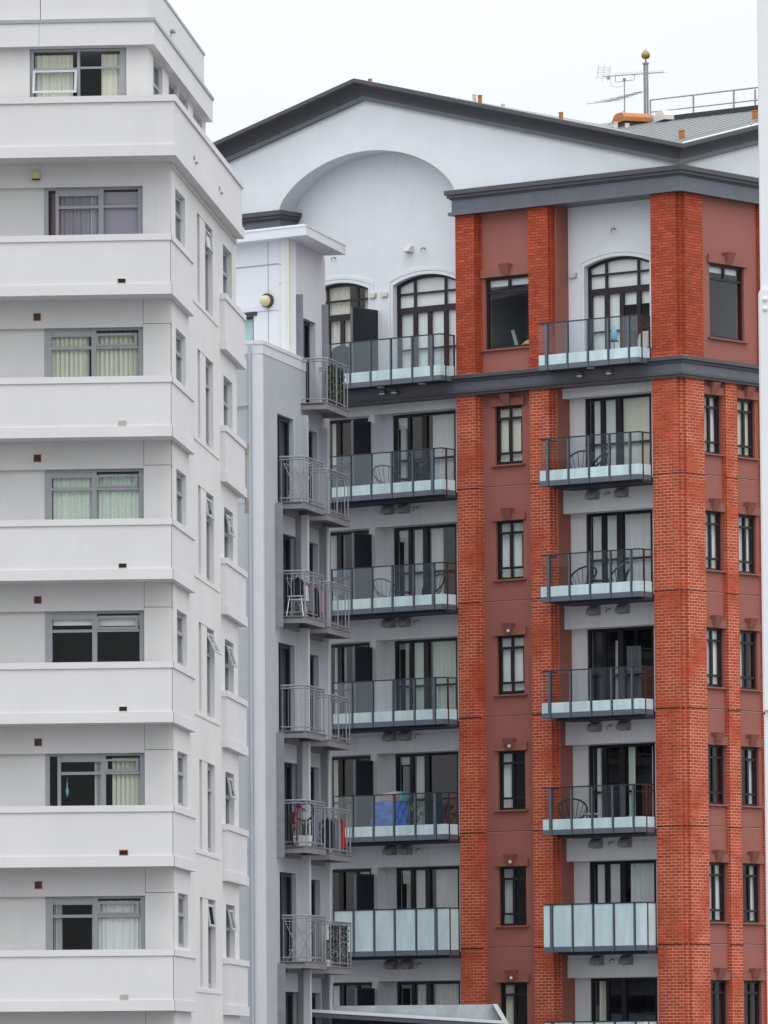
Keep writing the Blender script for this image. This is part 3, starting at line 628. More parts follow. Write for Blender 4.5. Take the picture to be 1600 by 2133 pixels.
# ---- brick pilasters
pil = []
def pilaster(boxes):
    mb = MB()
    for F, a0, a1, d0, d1 in boxes:
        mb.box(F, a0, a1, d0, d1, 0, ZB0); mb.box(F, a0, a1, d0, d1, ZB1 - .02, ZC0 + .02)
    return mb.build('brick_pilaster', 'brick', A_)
pilaster([(FRONT, 6.443, 7.042, -.70, 0), (FRONT, 6.398, 6.443, -.5, -.10), (FRONT, 6.355, 6.398, -.5, -.203)])
pilaster([(FRONT, 4.10, 4.72, -.70, 0), (FRONT, 4.055, 4.10, -.69, -.10), (FRONT, 4.012, 4.055, -.68, -.20)])
pilaster([(FRONT, .156, .90, -.10, 0), (FRONT, .08, .90, -.155, -.10), (SIDE, .203, .95, -.155, 0), (SIDE, .1555, .203, -.155, -.08)])
def pilR(v0, v1): pilaster([(SIDE, v0, v1, -.35, 0), (SIDE, v0 - .035, v0, -.35, -.05)])
mb = MB(); mb.box(SIDE, 1.862, 2.345, -.35, 0, 0, ZB0); mb.box(SIDE, 1.827, 1.862, -.35, -.05, 0, ZB0); mb.build('brick_pilaster', 'brick', A_)
pilR(3.42, 4.05); pilR(5.0, 5.5); pilR(6.6, 7.3)
def jl(F, a0, a1, d0, d1, z, mt='joint', h=.014):    # open joints at each storey
    mb = MB(); mb.box(F, a0, a1, d0, d1, z - h, z + h); mb.build('joint_line', mt, A_)
for j in range(0, 5):
    z = 23.305 - SH * j
    for a0, a1 in ((6.398, 7.046), (4.055, 4.724), (.0785, .904)):
        mb = MB(); mb.box(FRONT, (.156 if a0 < 1 else a0 + .044), a1, -.3, .0025, z - .014, z + .014); mb.box(FRONT, a0, (.156 if a0 < 1 else a0 + .044), -.14, -.0985, z - .014, z + .014); mb.build('joint_line', 'joint', A_)
    for v0, v1 in ((.202, .953), (1.860, 2.348), (3.42, 4.053)): jl(SIDE, v0, v1, -.14, .0025, z)
# ---- brown wall panels
WK = [(5.12, 5.985, 23.86 - SH * k, 25.345 - SH * k) for k in range(0, 6)]
TOPW = (4.84, 6.27, 26.81, 28.64)
pan = MB()
pan.grid(FRONT, 4.72, 6.40, 0, ZB0, WK, -.22, -.48); pan.grid(FRONT, 4.72, 6.40, ZB1 - .02, ZC0 + .02, [TOPW], -.22, -.48)
WA = [(.985, 1.80, 23.86 - SH * k, 25.33 - SH * k) for k in range(0, 6)]; WB2 = [(2.50, 3.24, 23.86 - SH * k, 25.33 - SH * k) for k in range(0, 6)]
TW2 = (1.36, 2.84, 26.77, 28.64)
pan.grid(SIDE, .95, RV, 0, ZB0, WA + WB2, -.10, -.36)
pan.grid(SIDE, .95, RV, ZB1 - .02, ZC0 + .02, [TW2], -.10, -.36)
pan.box(FRONT, 3.985, 4.012, -.70, -.201, 0, ZB0); pan.box(FRONT, 3.985, 4.012, -.70, -.201, ZB1 - .02, ZC0)   # recess cheek
pan.build('brown_wall', 'brown', A_)
for j in range(0, 5):
    z = 23.33 - SH * j
    for F, a0, a1, d in ((FRONT, 4.72, 6.355, -.2165), (SIDE, .95, 1.83, -.0965), (SIDE, 2.345, 3.38, -.0965)):
        mb = MB(); mb.box(F, a0, a1, -.3, d, z - .008, z + .008, 0); mb.box(F, a0, a1, -.3, d + .001, z - .024, z - .0085, 1); mb.build('joint_line', ['joint', 'beadlit'], A_)  # dark joint with a painted highlight strip just below it
def surround(F, a0, a1, zt, zb, dw, key=True, name='window_surround'):
    mb = MB(); c = (a0 + a1) / 2; m_ = .095
    nm2 = 'window_sill'; mb.box(F, a0 - m_, a1 + m_, dw, dw + .065, zt + .005, zt + .20)
    b_, t_ = zt + .006, zt + .305
    mb.hexa([F(c - .10, dw, b_), F(c + .10, dw, b_), F(c + .10, dw + .075, b_), F(c - .10, dw + .075, b_), F(c - .16, dw, t_), F(c + .16, dw, t_), F(c + .16, dw + .20, t_), F(c - .16, dw + .20, t_)])
    mb.build('window_lintel', 'browntrim', A_); mb = MB()
    mb.box(F, a0 - m_, a1 + m_, dw - .05, dw + .075, zb - .035, zb + .003); mb.build('window_sill', 'browntrim', A_)
CW = [['b', 'curtain_cream'], ['c', 'curtain'], ['b', 'blind'], ['cl', 'curtain'], ['cl', 'curtain_grey'], ['cl', 'curtain_cream']]
def small_window(F, h, dw, seed, style):
    a0, a1, z0, z1 = h; c = (a0 + a1) / 2
    bars = [(c - .028, c + .028, z0, z1, .0), (a0, a1, z1 - .335, z1 - .275, .006), (a0, a1, z0 + .27, z0 + .325, .006), (a0 + .06, a0 + .095, z0 + .32, z1 - .33), (a1 - .095, a1 - .06, z0 + .32, z1 - .33), (c + .028, c + .06, z0 + .32, z1 - .33)]
    k, mt = style; it = []
    if k == 'b': it = [('b', mt, a0 + .05, a1 - .05, z0 + .10, z1 - .05)]
    elif k == 'c': it = [('c', mt, a0 + .05, c + .05, z0 + .03, z1 - .03), ('c', mt, c + .09, a1 - .04, z0 + .03, z1 - .03)]
    elif k == 'cl': it = [('c', mt, c + .12, a1 - .03, z0 + .03, z1 - .03)]
    elif k == 'cr': it = [('c', mt, a0 + .05, c - .05, z0 + .03, z1 - .03)]
    window('A', A_, F, a0, a1, z0, z1, dw - .07, bars, t=.062, fmat='black', items=it, seed=seed, rm=(1.5, .05) if F is FRONT else (1.0, .05))
    surround(F, a0, a1, z1, z0, dw)
for k in range(6):
    small_window(FRONT, WK[k], -.22, 200 + k, CW[k])
    small_window(SIDE, WA[k], -.10, 210 + k, [['c', 'curtain'], ['c', 'curtain'], ['b', 'blind'], ['n', ''], ['c', 'curtain'], ['cr', 'curtain']][k])
    small_window(SIDE, WB2[k], -.10, 220 + k, [['b', 'curtain_cream'], ['c', 'curtain'], ['cr', 'curtain'], ['cl', 'curtain'], ['cl', 'curtain'], ['n', '']][k])
for F, h, dw, seed in ((FRONT, TOPW, -.22, 230), (SIDE, TW2, -.10, 231)):
    c = (h[0] + h[1]) / 2
    window('A', A_, F, *h, dw - .07, [(h[0], h[1], h[3] - .40, h[3] - .345, .005), (c - .035, c + .035, h[3] - .345, h[3])], t=.07, fmat='black', pane='pane', seed=seed, rm=(1.6, .05) if F is FRONT else (1.0, .05),
           items=[('b', 'blind', h[0] + .12, h[1] - .05, h[3] - .22, h[3] - .05), ('b', 'blind', h[0] + .05, h[0] + .10, h[2], h[3] - .3)] if F is FRONT else [('b', 'blind', h[0] + .05, h[1] - .1, h[3] - .2, h[3] - .05)])
    surround(F, h[0], h[1], h[3], h[2], dw)
# small lights under the lower keystones
mb = MB()
for k in (2, 3, 4, 5):
    c = FRONT(5.50, -.06, WK[k][3] + .10); mb.lathe((c.x, c.y, c.z - .04), [(.01, 0), (.04, .02), (.045, .05), (.02, .085)], 8)
mb.build('spot_light', 'offwhite', A_)
# ---- balcony bays
pale = MB(); bay = MB()
DK = [25.42 - SH * k for k in range(6)]
rd = [(1.44, 3.51, z - 2.22, z) for z in DK]; wd = [(7.62, 9.675, z - 2.22, z) for z in DK] + [(10.48, 12.535, z - 2.22, z) for z in DK]
bay.grid(FRONT, .90, 4.0, 0, ZB0, rd, -.70, -.95); bay.build('recess_wall', 'palegrey', A_)
bay = MB(); bay.grid(FRONT, 7.0, 14.6, 0, ZB0, wd, -.70, -.95); bay.build('recess_wall', 'palegrey', A_)
for k in range(6):
    z = DK[k]; zt = ZB0 if k == 0 else z + .62
    for a0, a1, dd in ((.905, 4.02, -.40), (7.045, 14.6, -.35)):
        mb = MB(); mb.box(FRONT, a0, a1, -.699, dd, z + .01, zt if k == 0 else z + .455)
        if k: mb.box(FRONT, a0 + .001, a1 - .005, -.698, dd - .012, z + .455, z + .62)
        mb.build('spandrel', 'palegrey', A_)
    mb = MB(); mb.box(FRONT, 9.99, 10.17, -.699, -.353, z - 2.2, z + .008); mb.build('dividing_wall', 'palegrey', A_)
# arched top storey walls
def arch_curve(c, hw, zs, rise):
    rr = (hw * hw + rise * rise) / (2 * rise)
    return lambda a: zs + math.sqrt(max(rr * rr - (a - c) ** 2, 0)) - (rr - rise)
def lin(a, b, n): return [a + (b - a) * i / n for i in range(n + 1)]
ARCH = [(2.47, 1.02, 28.745, .195), (8.57, 1.035, 28.765, .22), (11.45, 1.035, 28.765, .22)]
def arch_wall(mb, a0, a1, z0, z1, archs, d0, d1):
    us = [a0]
    for c, hw, zs, rs in archs: us += lin(c - hw, c + hw, 24)
    us += [a1]
    for i in range(len(us) - 1):
        a, b = us[i], us[i + 1]; md = (a + b) / 2; hit = [q for q in archs if abs(md - q[0]) < q[1]]
        if hit:
            fn = arch_curve(*hit[0]); lo = lambda x: fn(x)
            mb.columns(FRONT, [a, b], lo, lambda x: z1, d0, d1)
        else: mb.columns(FRONT, [a, b], lambda x: z0, lambda x: z1, d0, d1)
arch_wall(pale, .90, 4.0, 26.10, 30.7, [ARCH[0]], -.70, -.95)
arch_wall(pale, 7.0, 14.6, 26.10, 32.6, [ARCH[2 - 1], ARCH[2]], -.67, -.92)
# gable wall with the great arch cut through it
def big(u):
    x = min(1, abs(u - 9.95) / 2.88); el = 30.93 + 1.29 * math.sqrt(max(0, 1 - x * x))
    rr = (2.88 ** 2 + 1.29 ** 2) / (2 * 1.29); ci = 32.22 - rr + math.sqrt(max(0, rr * rr - (x * 2.88) ** 2))
    return .5 * (el + ci)
us = [0.0, 1.0, 3, 5, 7.03] + [9.95 - 2.88 * math.cos(math.pi * i / 64) for i in range(65)][0:65] + [14.6, 17, LU]
us = sorted(set(round(x, 4) for x in us))
if 9.95 not in us: us.append(9.95); us.sort()
lo = lambda u: big(u) if 7.07 < u < 12.83 else 30.90
gw = MB(); gw.columns(FRONT, us, lo, lambda u: max(rake(u) - .50, lo(u)), 0, -.665)
gw.columns(SIDE, [.0, 2, 4, 11.0, RV], lambda v: 30.90, lambda v: max(rakeR(v) - .50, 30.9), 0, -.4)
gw.box(FRONT, 12.83, LU, -.66, 0, ZB1, 30.895)      # left pier of the arch
gw.build('gable_wall', 'pale', A_); pale.build('top_storey_wall', 'pale', A_)
mb = MB(); mb.box(FRONT, 12.9, LU, -.69, .0, 0, ZB0); mb.box(FRONT, 12.9, LU, -13.9, -13.6, 0, 31); mb.box(SIDE, .4, 13.6, -LU, -LU + .2, 0, 31); mb.box(SIDE, 13.75, 13.9, -LU, -.37, 0, 31); mb.build('rear_wall', 'palegrey', A_)
# arched windows
def arch_unit(ac, d, seed, items):
    c, hw, zs, rise = ac; fn = arch_curve(c, hw, zs, rise); fi = lambda a: fn(a) - .06; d0 = d - .16; mb = MB()
    us = lin(c - hw, c + hw, 24); mb.columns(FRONT, us, lambda a: fn(a) - .075, fn, d0, d0 - .06)
    z0 = 26.10
    a0, a1 = c - hw, c + hw
    mb.box(FRONT, a0, a0 + .055, d0 - .059, d0 - .002, z0, fn(a0) - .01); mb.box(FRONT, a1 - .055, a1, d0 - .059, d0 - .002, z0, fn(a1) - .01)
    m1, m2 = c - .54, c + .46
    for q, a in enumerate((m1, m2)): mb.box(FRONT, a - .032, a + .032, d0 - .058, d0 - .006, 28.12, fn(a) - .06)
    for q, (za, zb) in enumerate(((28.50, 28.555), (28.02, 28.18), (z0, z0 + .12))): mb.box(FRONT, a0 + .055, a1 - .055, d0 - .057, d0 - .009 + q * .004, za, zb)
    for q, a in enumerate((c - .545, c - .02, c + .45)): mb.box(FRONT, a - .062, a + .062, d0 - .056, d0 - .004 + q * .001, z0 + .12, 28.02)
    for q, a in enumerate((a0 + .055, a1 - .115)): mb.box(FRONT, a, a + .06, d0 - .055, d0 - .007 + q * .001, z0 + .12, 28.02)
    mb.box(FRONT, a0 + .06, a1 - .06, d0 - .054, d0 - .012, 27.06, 27.11)
    o = mb.build('arched_window', 'bronze', A_)
    pm = MB(); n = len(us); pm.add([FRONT(u, d0 - .03, z0) for u in us] + [FRONT(u, d0 - .03, fn(u) - .03) for u in us], [(i, i + 1, n + i + 1, n + i) for i in range(n - 1)])
    pm.build('glass_pane', 'pane', o, recalc=False)
    dress(FRONT, o, items, d0 - .02, seed); room('A', FRONT, a0, a1, z0, 28.9, d0 - .07, 2.0, .02)
    tr = MB()
    for (e0, e1, dd) in ((.0, .075, .012), (.09, .17, .02)):
        cc = arch_curve(c, hw + e0, zs, rise); ce = arch_curve(c, hw + e1, zs, rise); 
        for (p, q) in zip(lin(-1, 1, 24)[:-1], lin(-1, 1, 24)[1:]):
            pts = [(c + (hw + e0) * p, fn(c + hw * p) + e0), (c + (hw + e0) * q, fn(c + hw * q) + e0), (c + (hw + e1) * q, fn(c + hw * q) + e1), (c + (hw + e1) * p, fn(c + hw * p) + e1)]
            tr.prism(FRONT, pts, d, d + dd)
        for s in (-1, 1): tr.prism(FRONT, [(c + s * (hw + e0), 26.2), (c + s * (hw + e1), 26.2), (c + s * (hw + e1), zs + e1), (c + s * (hw + e0), zs + e0)], d, d + dd)
    tr.build('arch_moulding', 'pale', A_)
c = ARCH[0][0]; arch_unit(ARCH[0], -.70, 301, [('b', 'blind', c - .97, c + .97, 28.1, 28.9), ('b', 'blind', c - .02, c + .97, 26.15, 28.1), ('b', 'blind', c - .97, c - .04, 27.72, 28.1)])
c = ARCH[1][0]; arch_unit(ARCH[1], -.67, 302, [('b', 'blind', c - .98, c + .98, 26.15, 28.92)])
c = ARCH[2][0]; arch_unit(ARCH[2], -.67, 303, [('c', 'curtain_cream', c - .2, c + .9, 26.15, 28.9), ('c', 'curtain_cream', c - .98, c - .7, 26.15, 28.85)])
# sliding doors of the bays
def slider(a1, z1, seed, items, swap=False, shift=0.0, name='balcony_door'):
    a0, z0 = a1 - 2.06, z1 - 2.21; f = (lambda x: a1 - x) if not swap else (lambda x: a0 + x)
    def V(x0, x1, za, zb, pr): p, q = sorted((f(x0), f(x1))); return (p, q, za, zb, pr)
    bars = [V(.46, .555, z0, z1, .004), V(.94, 1.09, z0, z1, .012), V(.09, .46, z0 + 1.0, z0 + 1.055, -.004), V(.555, .94, z0 + 1.0, z0 + 1.055, -.005), V(1.09, 1.98, z0 + 1.0, z0 + 1.055, -.006)]
    it = [(k, m_, *sorted((f(x0), f(x1))), z0 + (zz0 or .03), z0 + (zz1 or 2.14)) for k, m_, x0, x1, zz0, zz1 in items]
    return window('A', A_, FRONT, a0, a1, z0, z1, -.74, bars, t=.085, fmat='black', items=it, seed=seed, name=name, t2=.075, dep=.07, rm=(2.2, .04))
WIT = [[('c', 'curtain', .12, .36, 0, 1.9), ('b', 'blind', .1, .46, 1.85, 2.14), ('c', 'curtain', 1.2, 1.96, 0, 0)],
       [('c', 'curtain', .2, .46, 0, 1.9), ('b', 'blind', .1, .46, 1.85, 2.14), ('c', 'curtain', .55, .92, 0, 0), ('c', 'curtain', 1.1, 1.5, 0, 0)],
       [('c', 'curtain_green', .22, .46, 0, 0), ('b', 'curtain_green', .56, .94, .03, 2.14), ('c', 'curtain_green', 1.12, 1.98, .2, 0)],
       [('c', 'curtain_grey', .15, .45, 0, 1.9), ('b', 'blind', .1, .46, 1.93, 2.14), ('ct', 'curtain', .58, .92, 0, 0)],
       [('b', 'blind', .12, .46, 1.8, 2.14), ('c', 'curtain_green', .24, .45, 0, 1.85), ('b', 'blind', .56, .94, 0, 0), ('c', 'curtain', 1.16, 1.98, 0, 0)],
       [('c', 'curtain_grey', .3, .46, 0, 0), ('c', 'curtain', .56, .94, 0, 0), ('c', 'curtain', 1.1, 1.98, 0, 0)]]
RIT = [[('b', 'blind', .2, .46, .03, 0), ('b', 'blind', .56, .94, .25, 0), ('b', 'curtain_cream', 1.1, 1.98, .15, 0)],
       [('c', 'curtain', .1, .46, 0, 0), ('c', 'curtain', .56, .94, 0, 0), ('c', 'curtain', 1.1, 1.98, 0, 0)],
       [('ct', 'curtain_grey', .75, .95, 0, 1.9), ('c', 'clothgrey', 1.1, 1.55, 0, 1.75)],
       [('c', 'curtain', .16, .28, 0, 0), ('c', 'curtain_green', 1.12, 1.35, 0, 0), ('c', 'curtain', 1.86, 1.98, 0, 0)],
       [('b', 'blind', .16, .46, 1.02, 2.14), ('b', 'blind', .56, .94, 1.06, 2.14), ('c', 'curtain', 1.18, 1.98, 1.08, 2.14)],
       [('c', 'curtain_cream', .18, .38, 1.1, 0), ('ct', 'curtain_grey', .2, .34, 0, 1.1)]]
LIT = [[('c', 'curtain', 1.55, 2.0, 0, 0), ('b', 'curtain_cream', .95, 1.30, .9, 0)], [('c', 'curtain', 1.5, 1.98, 0, 0), ('c', 'curtain', .95, 1.4, 0, 0)], [('ct', 'curtain', 1.5, 1.7, 0, 0), ('c', 'curtain', .9, 1.3, 0, 0)],
       [('c', 'curtain', 1.5, 1.98, 0, 0), ('c', 'curtain_cream', .95, 1.35, 0, 0)], [('c', 'curtain_grey', 1.6, 1.98, 0, 0), ('b', 'blind', .1, .5, 1.8, 2.14)], [('c', 'curtain', 1.5, 1.98, 0, 0), ('b', 'blind', .95, 1.38, 0, 0)]]
for k in range(6):
    slider(9.675, DK[k], 400 + k, WIT[k]); slider(3.51, DK[k], 420 + k, RIT[k]); slider(12.535, DK[k], 440 + k, LIT[k], swap=True)
# ---- balconies
def balcony(a0, a1, df, zr, posts, wallside, frost=False):
    """slab and fascia; glass panels, posts and rail are children. zr is the top of the rail"""
    zb, zf, zg = zr - 1.19, zr - 1.06, zr - .03
    mb = MB()
    mb.box(FRONT, a0, a1, df - .05, df, zb, zf, 0); mb.box(FRONT, a0, a0 + .05, wallside, df - .05, zb, zf, 0); mb.box(FRONT, a1 - .05, a1, -.2, df - .05, zb, zf, 0)
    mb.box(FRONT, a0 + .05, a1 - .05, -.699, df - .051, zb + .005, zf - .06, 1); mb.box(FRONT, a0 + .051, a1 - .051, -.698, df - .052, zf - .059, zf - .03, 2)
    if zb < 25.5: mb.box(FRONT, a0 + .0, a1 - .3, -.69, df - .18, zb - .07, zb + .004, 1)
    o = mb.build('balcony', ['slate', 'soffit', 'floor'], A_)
    rl = MB()
    rl.box(FRONT, a0, a1, df - .035, df + .002, zg, zr); rl.box(FRONT, a0, a0 + .035, wallside, df - .035, zg + .0005, zr - .0005); rl.box(FRONT, a1 - .035, a1, -.1, df - .035, zg + .0005, zr - .0005)
    for p in posts: rl.box(FRONT, p - .012, p + .012, df - .03, df + .004, zb - .012, zg); rl.box(FRONT, p + .012, p + (.10 if p == posts[0] else .062), df - .045, df - .004, zf, zg, 1)
    ms = (wallside + df) / 2 + .08
    rl.box(FRONT, a0 - .003, a0 + .03, ms - .02, ms + .02, zb, zg); rl.box(FRONT, a0 - .004, a0 + .04, wallside, wallside + .03, zb, zg); 
    rl.build('handrail', ['slatedark', 'slate'], o)
    edges = [a0 + .004] + sorted(posts) + [a1 - .004]
    hz = zg if frost else zf + .255
    for i in range(len(edges) - 1):
        e0, e1 = edges[i] + (.012 if i else 0), edges[i + 1] - (.012 if i < len(edges) - 2 else 0)
        if e0 > 11.2: continue
        g = MB(); g.box(FRONT, e0, e1 - .001, df - .018, df - .008, zf, hz, 1)
        if not frost: g.box(FRONT, e0, e1 - .001, df - .018, df - .008, hz + .0005, zg, 0)
        g.build('glass_panel', ['rail', 'frost'], o)
    for (b0, b1) in ((wallside + .03, ms - .02), (ms + .02, df - .022)):
        g = MB(); g.box(FRONT, a0 + .008, a0 + .018, b0, b1, zf, hz, 1)
        if not frost: g.box(FRONT, a0 + .008, a0 + .018, b0, b1, hz + .0005, zg, 0)
        g.build('glass_panel', ['rail', 'frost'], o)
    return o
for j in range(7): balcony(.93, 4.006, .55, 27.25 - SH * j, [3.71, 3.08, 2.443, 1.81, 1.175], .005, j >= 5)
for j in range(6): balcony(7.075, 12.83, .60, 27.24 - SH * j, [7.32, 7.975, 8.665, 9.33, 10.0, 10.66, 11.33, 12.0, 12.6], .005, j >= 5)
# dark privacy screens between neighbours
for j in range(7):
    zt = 28.17 if j == 0 else 25.26 - SH * (j - 1); zb = 26.12 if j == 0 else zt - 2.02; d0 = -.665 if j == 0 else -.345
    mb = MB(); mb.box(FRONT, 10.11, 10.145, d0 + .04, .36, zb, zt - .04)
    sc = mb.build('privacy_screen', 'screen', A_)
    mb = MB(); mb.box(FRONT, 10.10, 10.155, .36, .40, zb, zt, 0); mb.box(FRONT, 10.102, 10.153, d0, .36, zt - .04, zt, 1); mb.box(FRONT, 10.102, 10.153, d0, d0 + .04, zb, zt - .04, 1); mb.build('screen_frame', ['slate', 'slatedark'], sc)
# ---- bands and cornices
def bandset(name, layers, fr, sd, mats):
    mb = MB()
    for z0, z1, d, mi in layers:
        for a0, a1, e0, e1 in fr: mb.box(FRONT, a0 - (d if e0 else 0), a1 + (d if e1 else 0), -.66, d, z0, z1, mi)
        for v0, v1 in sd: mb.box(SIDE, .66, v1, -.66, d, z0, z1, mi)
    return mb.build(name, mats, A_)
bandset('storey_band', [(25.67, 25.735, .07, 1), (25.735, 25.80, .11, 1), (25.80, 26.03, .05, 0), (26.03, 26.10, .10, 1), (26.10, 26.19, .17, 1)], [(0, 14.6, True, False)], [(0, RV)], ['trim', 'trimlip'])
CL = [(30.28, 30.36, .13, 0), (30.36, 30.68, .06, 0), (30.68, 30.72, .10, 1), (30.72, 30.80, .15, 1), (30.80, 30.915, .20, 1)]
bandset('cornice', CL, [(0, 7.045, True, True)], [(0, RV)], ['trim', 'trimlip'])
mb = MB()
for z0, z1, d, mi in CL[1:]: mb.box(FRONT, 12.82 - d, LU, -.66 - d, d, z0, z1, mi)
mb.build('impost_cornice', ['trim', 'trimlip'], A_)
mb = MB(); mb.box(FRONT, -.16, 7.0, -.1, .12, 26.19, 26.198); mb.build('band_flashing', 'gutter', A_)
# ---- raking cornice: lip, cove and fascia swept along both gables and mitred at the corner
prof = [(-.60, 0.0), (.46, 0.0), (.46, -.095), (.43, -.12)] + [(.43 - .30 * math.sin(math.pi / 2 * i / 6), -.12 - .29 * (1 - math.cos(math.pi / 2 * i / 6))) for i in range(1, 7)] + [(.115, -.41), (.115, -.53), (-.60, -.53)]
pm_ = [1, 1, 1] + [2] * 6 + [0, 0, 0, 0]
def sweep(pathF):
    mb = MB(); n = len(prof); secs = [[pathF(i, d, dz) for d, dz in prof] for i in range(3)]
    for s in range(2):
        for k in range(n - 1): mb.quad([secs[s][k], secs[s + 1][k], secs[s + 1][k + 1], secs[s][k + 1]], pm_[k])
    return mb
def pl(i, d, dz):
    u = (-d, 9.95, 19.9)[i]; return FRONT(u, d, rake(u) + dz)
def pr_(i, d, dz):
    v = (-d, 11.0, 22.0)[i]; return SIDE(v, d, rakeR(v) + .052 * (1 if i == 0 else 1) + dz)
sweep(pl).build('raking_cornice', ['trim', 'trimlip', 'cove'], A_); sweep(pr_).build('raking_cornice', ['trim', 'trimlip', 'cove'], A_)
# ---- roof
mb = MB(); E_ = 13.9
zl = lambda u: rake(u) - .03; zr_ = lambda v: rakeR(v) + .03
def P3(u, v, z): return Vector((-u, v, z))
mb.quad([P3(0, 0, zl(0)), P3(9.95, 0.0, zl(9.95)), P3(9.95, 9.95, zl(9.95)), P3(9.95, 9.95, zl(9.95))][:3] + [P3(5, 5, zl(5))])
mb.quad([P3(9.95, 0, zl(9.95)), P3(19.9, 0, zl(19.9)), P3(19.9, E_, zl(19.9)), P3(9.95, E_, zl(9.95))])
mb.build('roof', 'roof', A_, recalc=False)
rs = MB()
rs.quad([P3(.35, .0, zr_(0)), P3(.35, 9.9, zr_(9.9)), P3(11.9, 9.9, zr_(9.9)), P3(5, 4.6, zr_(4.6))])
rs.build('roof_slope', 'roof', A_, recalc=False)
sm_ = MB()                                           # standing seams
for q in range(26):
    u = .45 + q * .42; v0 = max(0.05, u * .93); 
    if v0 > 8.0: break
    sm_.hexa([P3(u, v0, zr_(v0)), P3(u + .03, v0, zr_(v0)), P3(u + .03, 8.1, zr_(8.1)), P3(u, 8.1, zr_(8.1)), P3(u, v0, zr_(v0) + .014), P3(u + .03, v0, zr_(v0) + .014), P3(u + .03, 8.1, zr_(8.1) + .014), P3(u, 8.1, zr_(8.1) + .014)])
sm_.build('roof_seam', 'roof', A_)
mb = MB(); mb.hexa([P3(-.40, -.40, rake(-.4) + .004), P3(-.46, -.46, rake(-.46) + .004), SIDE(11, .46, rakeR(11) + .056), SIDE(11, .30, rakeR(11) + .056),
                    P3(-.40, -.40, rake(-.4) + .035), P3(-.46, -.46, rake(-.46) + .03), SIDE(11, .46, rakeR(11) + .075), SIDE(11, .30, rakeR(11) + .085)]); mb.build('rake_flashing', 'gutter', A_)
pb = MB(); pb.box(SIDE, 8.0, 9.9, -6.3, -.2, 33.2, 33.65); pb.build('ridge_upstand', 'slatedark', A_)
# handrail on the roof
hr = MB(); hv = 9.0
def HR(u, z): return P3(u, hv, z)
RU = [(ROOFU[i]) for i in range(len(ROOFU))]
top = [HR(u, z) for u, z in RAIL_TOP]; hr.tube(top, .022, 6); hr.tube([HR(u, z) for u, z in RAIL_MID], .018, 6)
for (u, za, zb) in RAIL_POSTS: hr.tube([HR(u, za), HR(u, zb)], .025, 6)
hr.build('roof_handrail', 'steel', A_)
# roof ventilators and pipe stubs
def ventilator(u, v, z, w, l, h, matc, matb, base):
    mb = MB()
    pts = [(-w / 2, 0), (w / 2, 0), (w / 2, h * .45), (w * .36, h * .85), (w * .2, h), (-w * .2, h), (-w * .36, h * .85), (-w / 2, h * .45)]
    F2 = Face((-u, v), (.86, -.5), (-.5, -.86))
    mb.prism(F2, [(a, z + b) for a, b in pts], -l / 2, l / 2, 0)
    mb.box(F2, -w * .42, w * .42, -l * .42, l * .42, z - base, z, 1); mb.box(F2, -w * .5, w * .46, -l * .48, l * .48, z - base * .75, z - base * .45, 0)
    mb.build('roof_ventilator', [matc, matb], A_)
for q in ROOF_VENTS: ventilator(*q)
def stub(p, r, h, mt):
    mb = MB(); mb.lathe(p, [(r, -.3), (r, h - .03), (r * 1.12, h - .03), (r * 1.12, h), (r * .8, h)], 10); mb.build('vent_pipe', mt, A_)
for (u, v, z, r, h, mt) in STUBS: stub(P3(u, v, z), r, h, mt)
# ---- wall vents, taps and lamps
def hoodv(a, d, z, w=.30, h=.22, mt='hood'):
    mb = MB(); hw = w / 2
    for s in range(6):
        t0, t1 = math.pi / 2 * s / 6, math.pi / 2 * (s + 1) / 6
        p = [(d + .20 * math.sin(t0), z + h * math.cos(t0) - h * .5), (d + .20 * math.sin(t1), z + h * math.cos(t1) - h * .5)]
        mb.quad([FRONT(a - hw, p[0][0], p[0][1]), FRONT(a + hw, p[0][0], p[0][1]), FRONT(a + hw, p[1][0], p[1][1]), FRONT(a - hw, p[1][0], p[1][1])])
    for sgn in (-1, 1):
        ar = [FRONT(a + sgn * hw, d, z - h * .5)] + [FRONT(a + sgn * hw, d + .20 * math.sin(math.pi / 2 * s / 6), z + h * math.cos(math.pi / 2 * s / 6) - h * .5) for s in range(7)]
        mb.add(ar, [list(range(8))])
    mb.box(FRONT, a - hw - .02, a + hw + .02, d, d + .012, z - h * .5 - .02, z + h * .55)
    mb.build('vent_hood', mt, A_)
def tap(a, d, z):
    mb = MB(); mb.tube([FRONT(a, d, z), FRONT(a, d + .09, z + .01), FRONT(a + .03, d + .13, z - .02), FRONT(a + .03, d + .13, z - .09)], .022); mb.build('overflow_pipe', 'hood', A_)
for k in range(1, 6):
    zz = 25.86 - SH * k
    hoodv(9.52, -.35, zz); hoodv(9.02, -.35, zz); tap(8.60, -.35, zz); hoodv(3.02, -.40, zz); hoodv(2.12, -.40, zz); tap(2.55, -.40, zz)
    mb = MB(); mb.box(FRONT, 11.0, 11.2, -.35, -.25, zz - .12, zz + .12); mb.build('vent_box', 'hood', A_)
hoodv(9.03, -.67, 29.66, .2, .16, 'offwhite'); tap(8.55, -.67, 29.64); tap(11.5, -.67, 29.64); tap(2.5, -.70, 29.62)
for a, d in ((10.27, -.67), (9.86, -.67), (3.83, -.70)):
    mb = MB(); mb.prism(FRONT, [(a - .10, 28.53), (a - .08, 28.50), (a + .08, 28.50), (a + .10, 28.53), (a + .10, 28.59), (a + .08, 28.615), (a - .08, 28.615), (a - .10, 28.59)], d + .02, d + .07, 0)
    mb.box(FRONT, a - .12, a + .10, d, d + .02, 28.495, 28.62, 1); mb.build('wall_lamp', ['offwhite', 'hood'], A_)
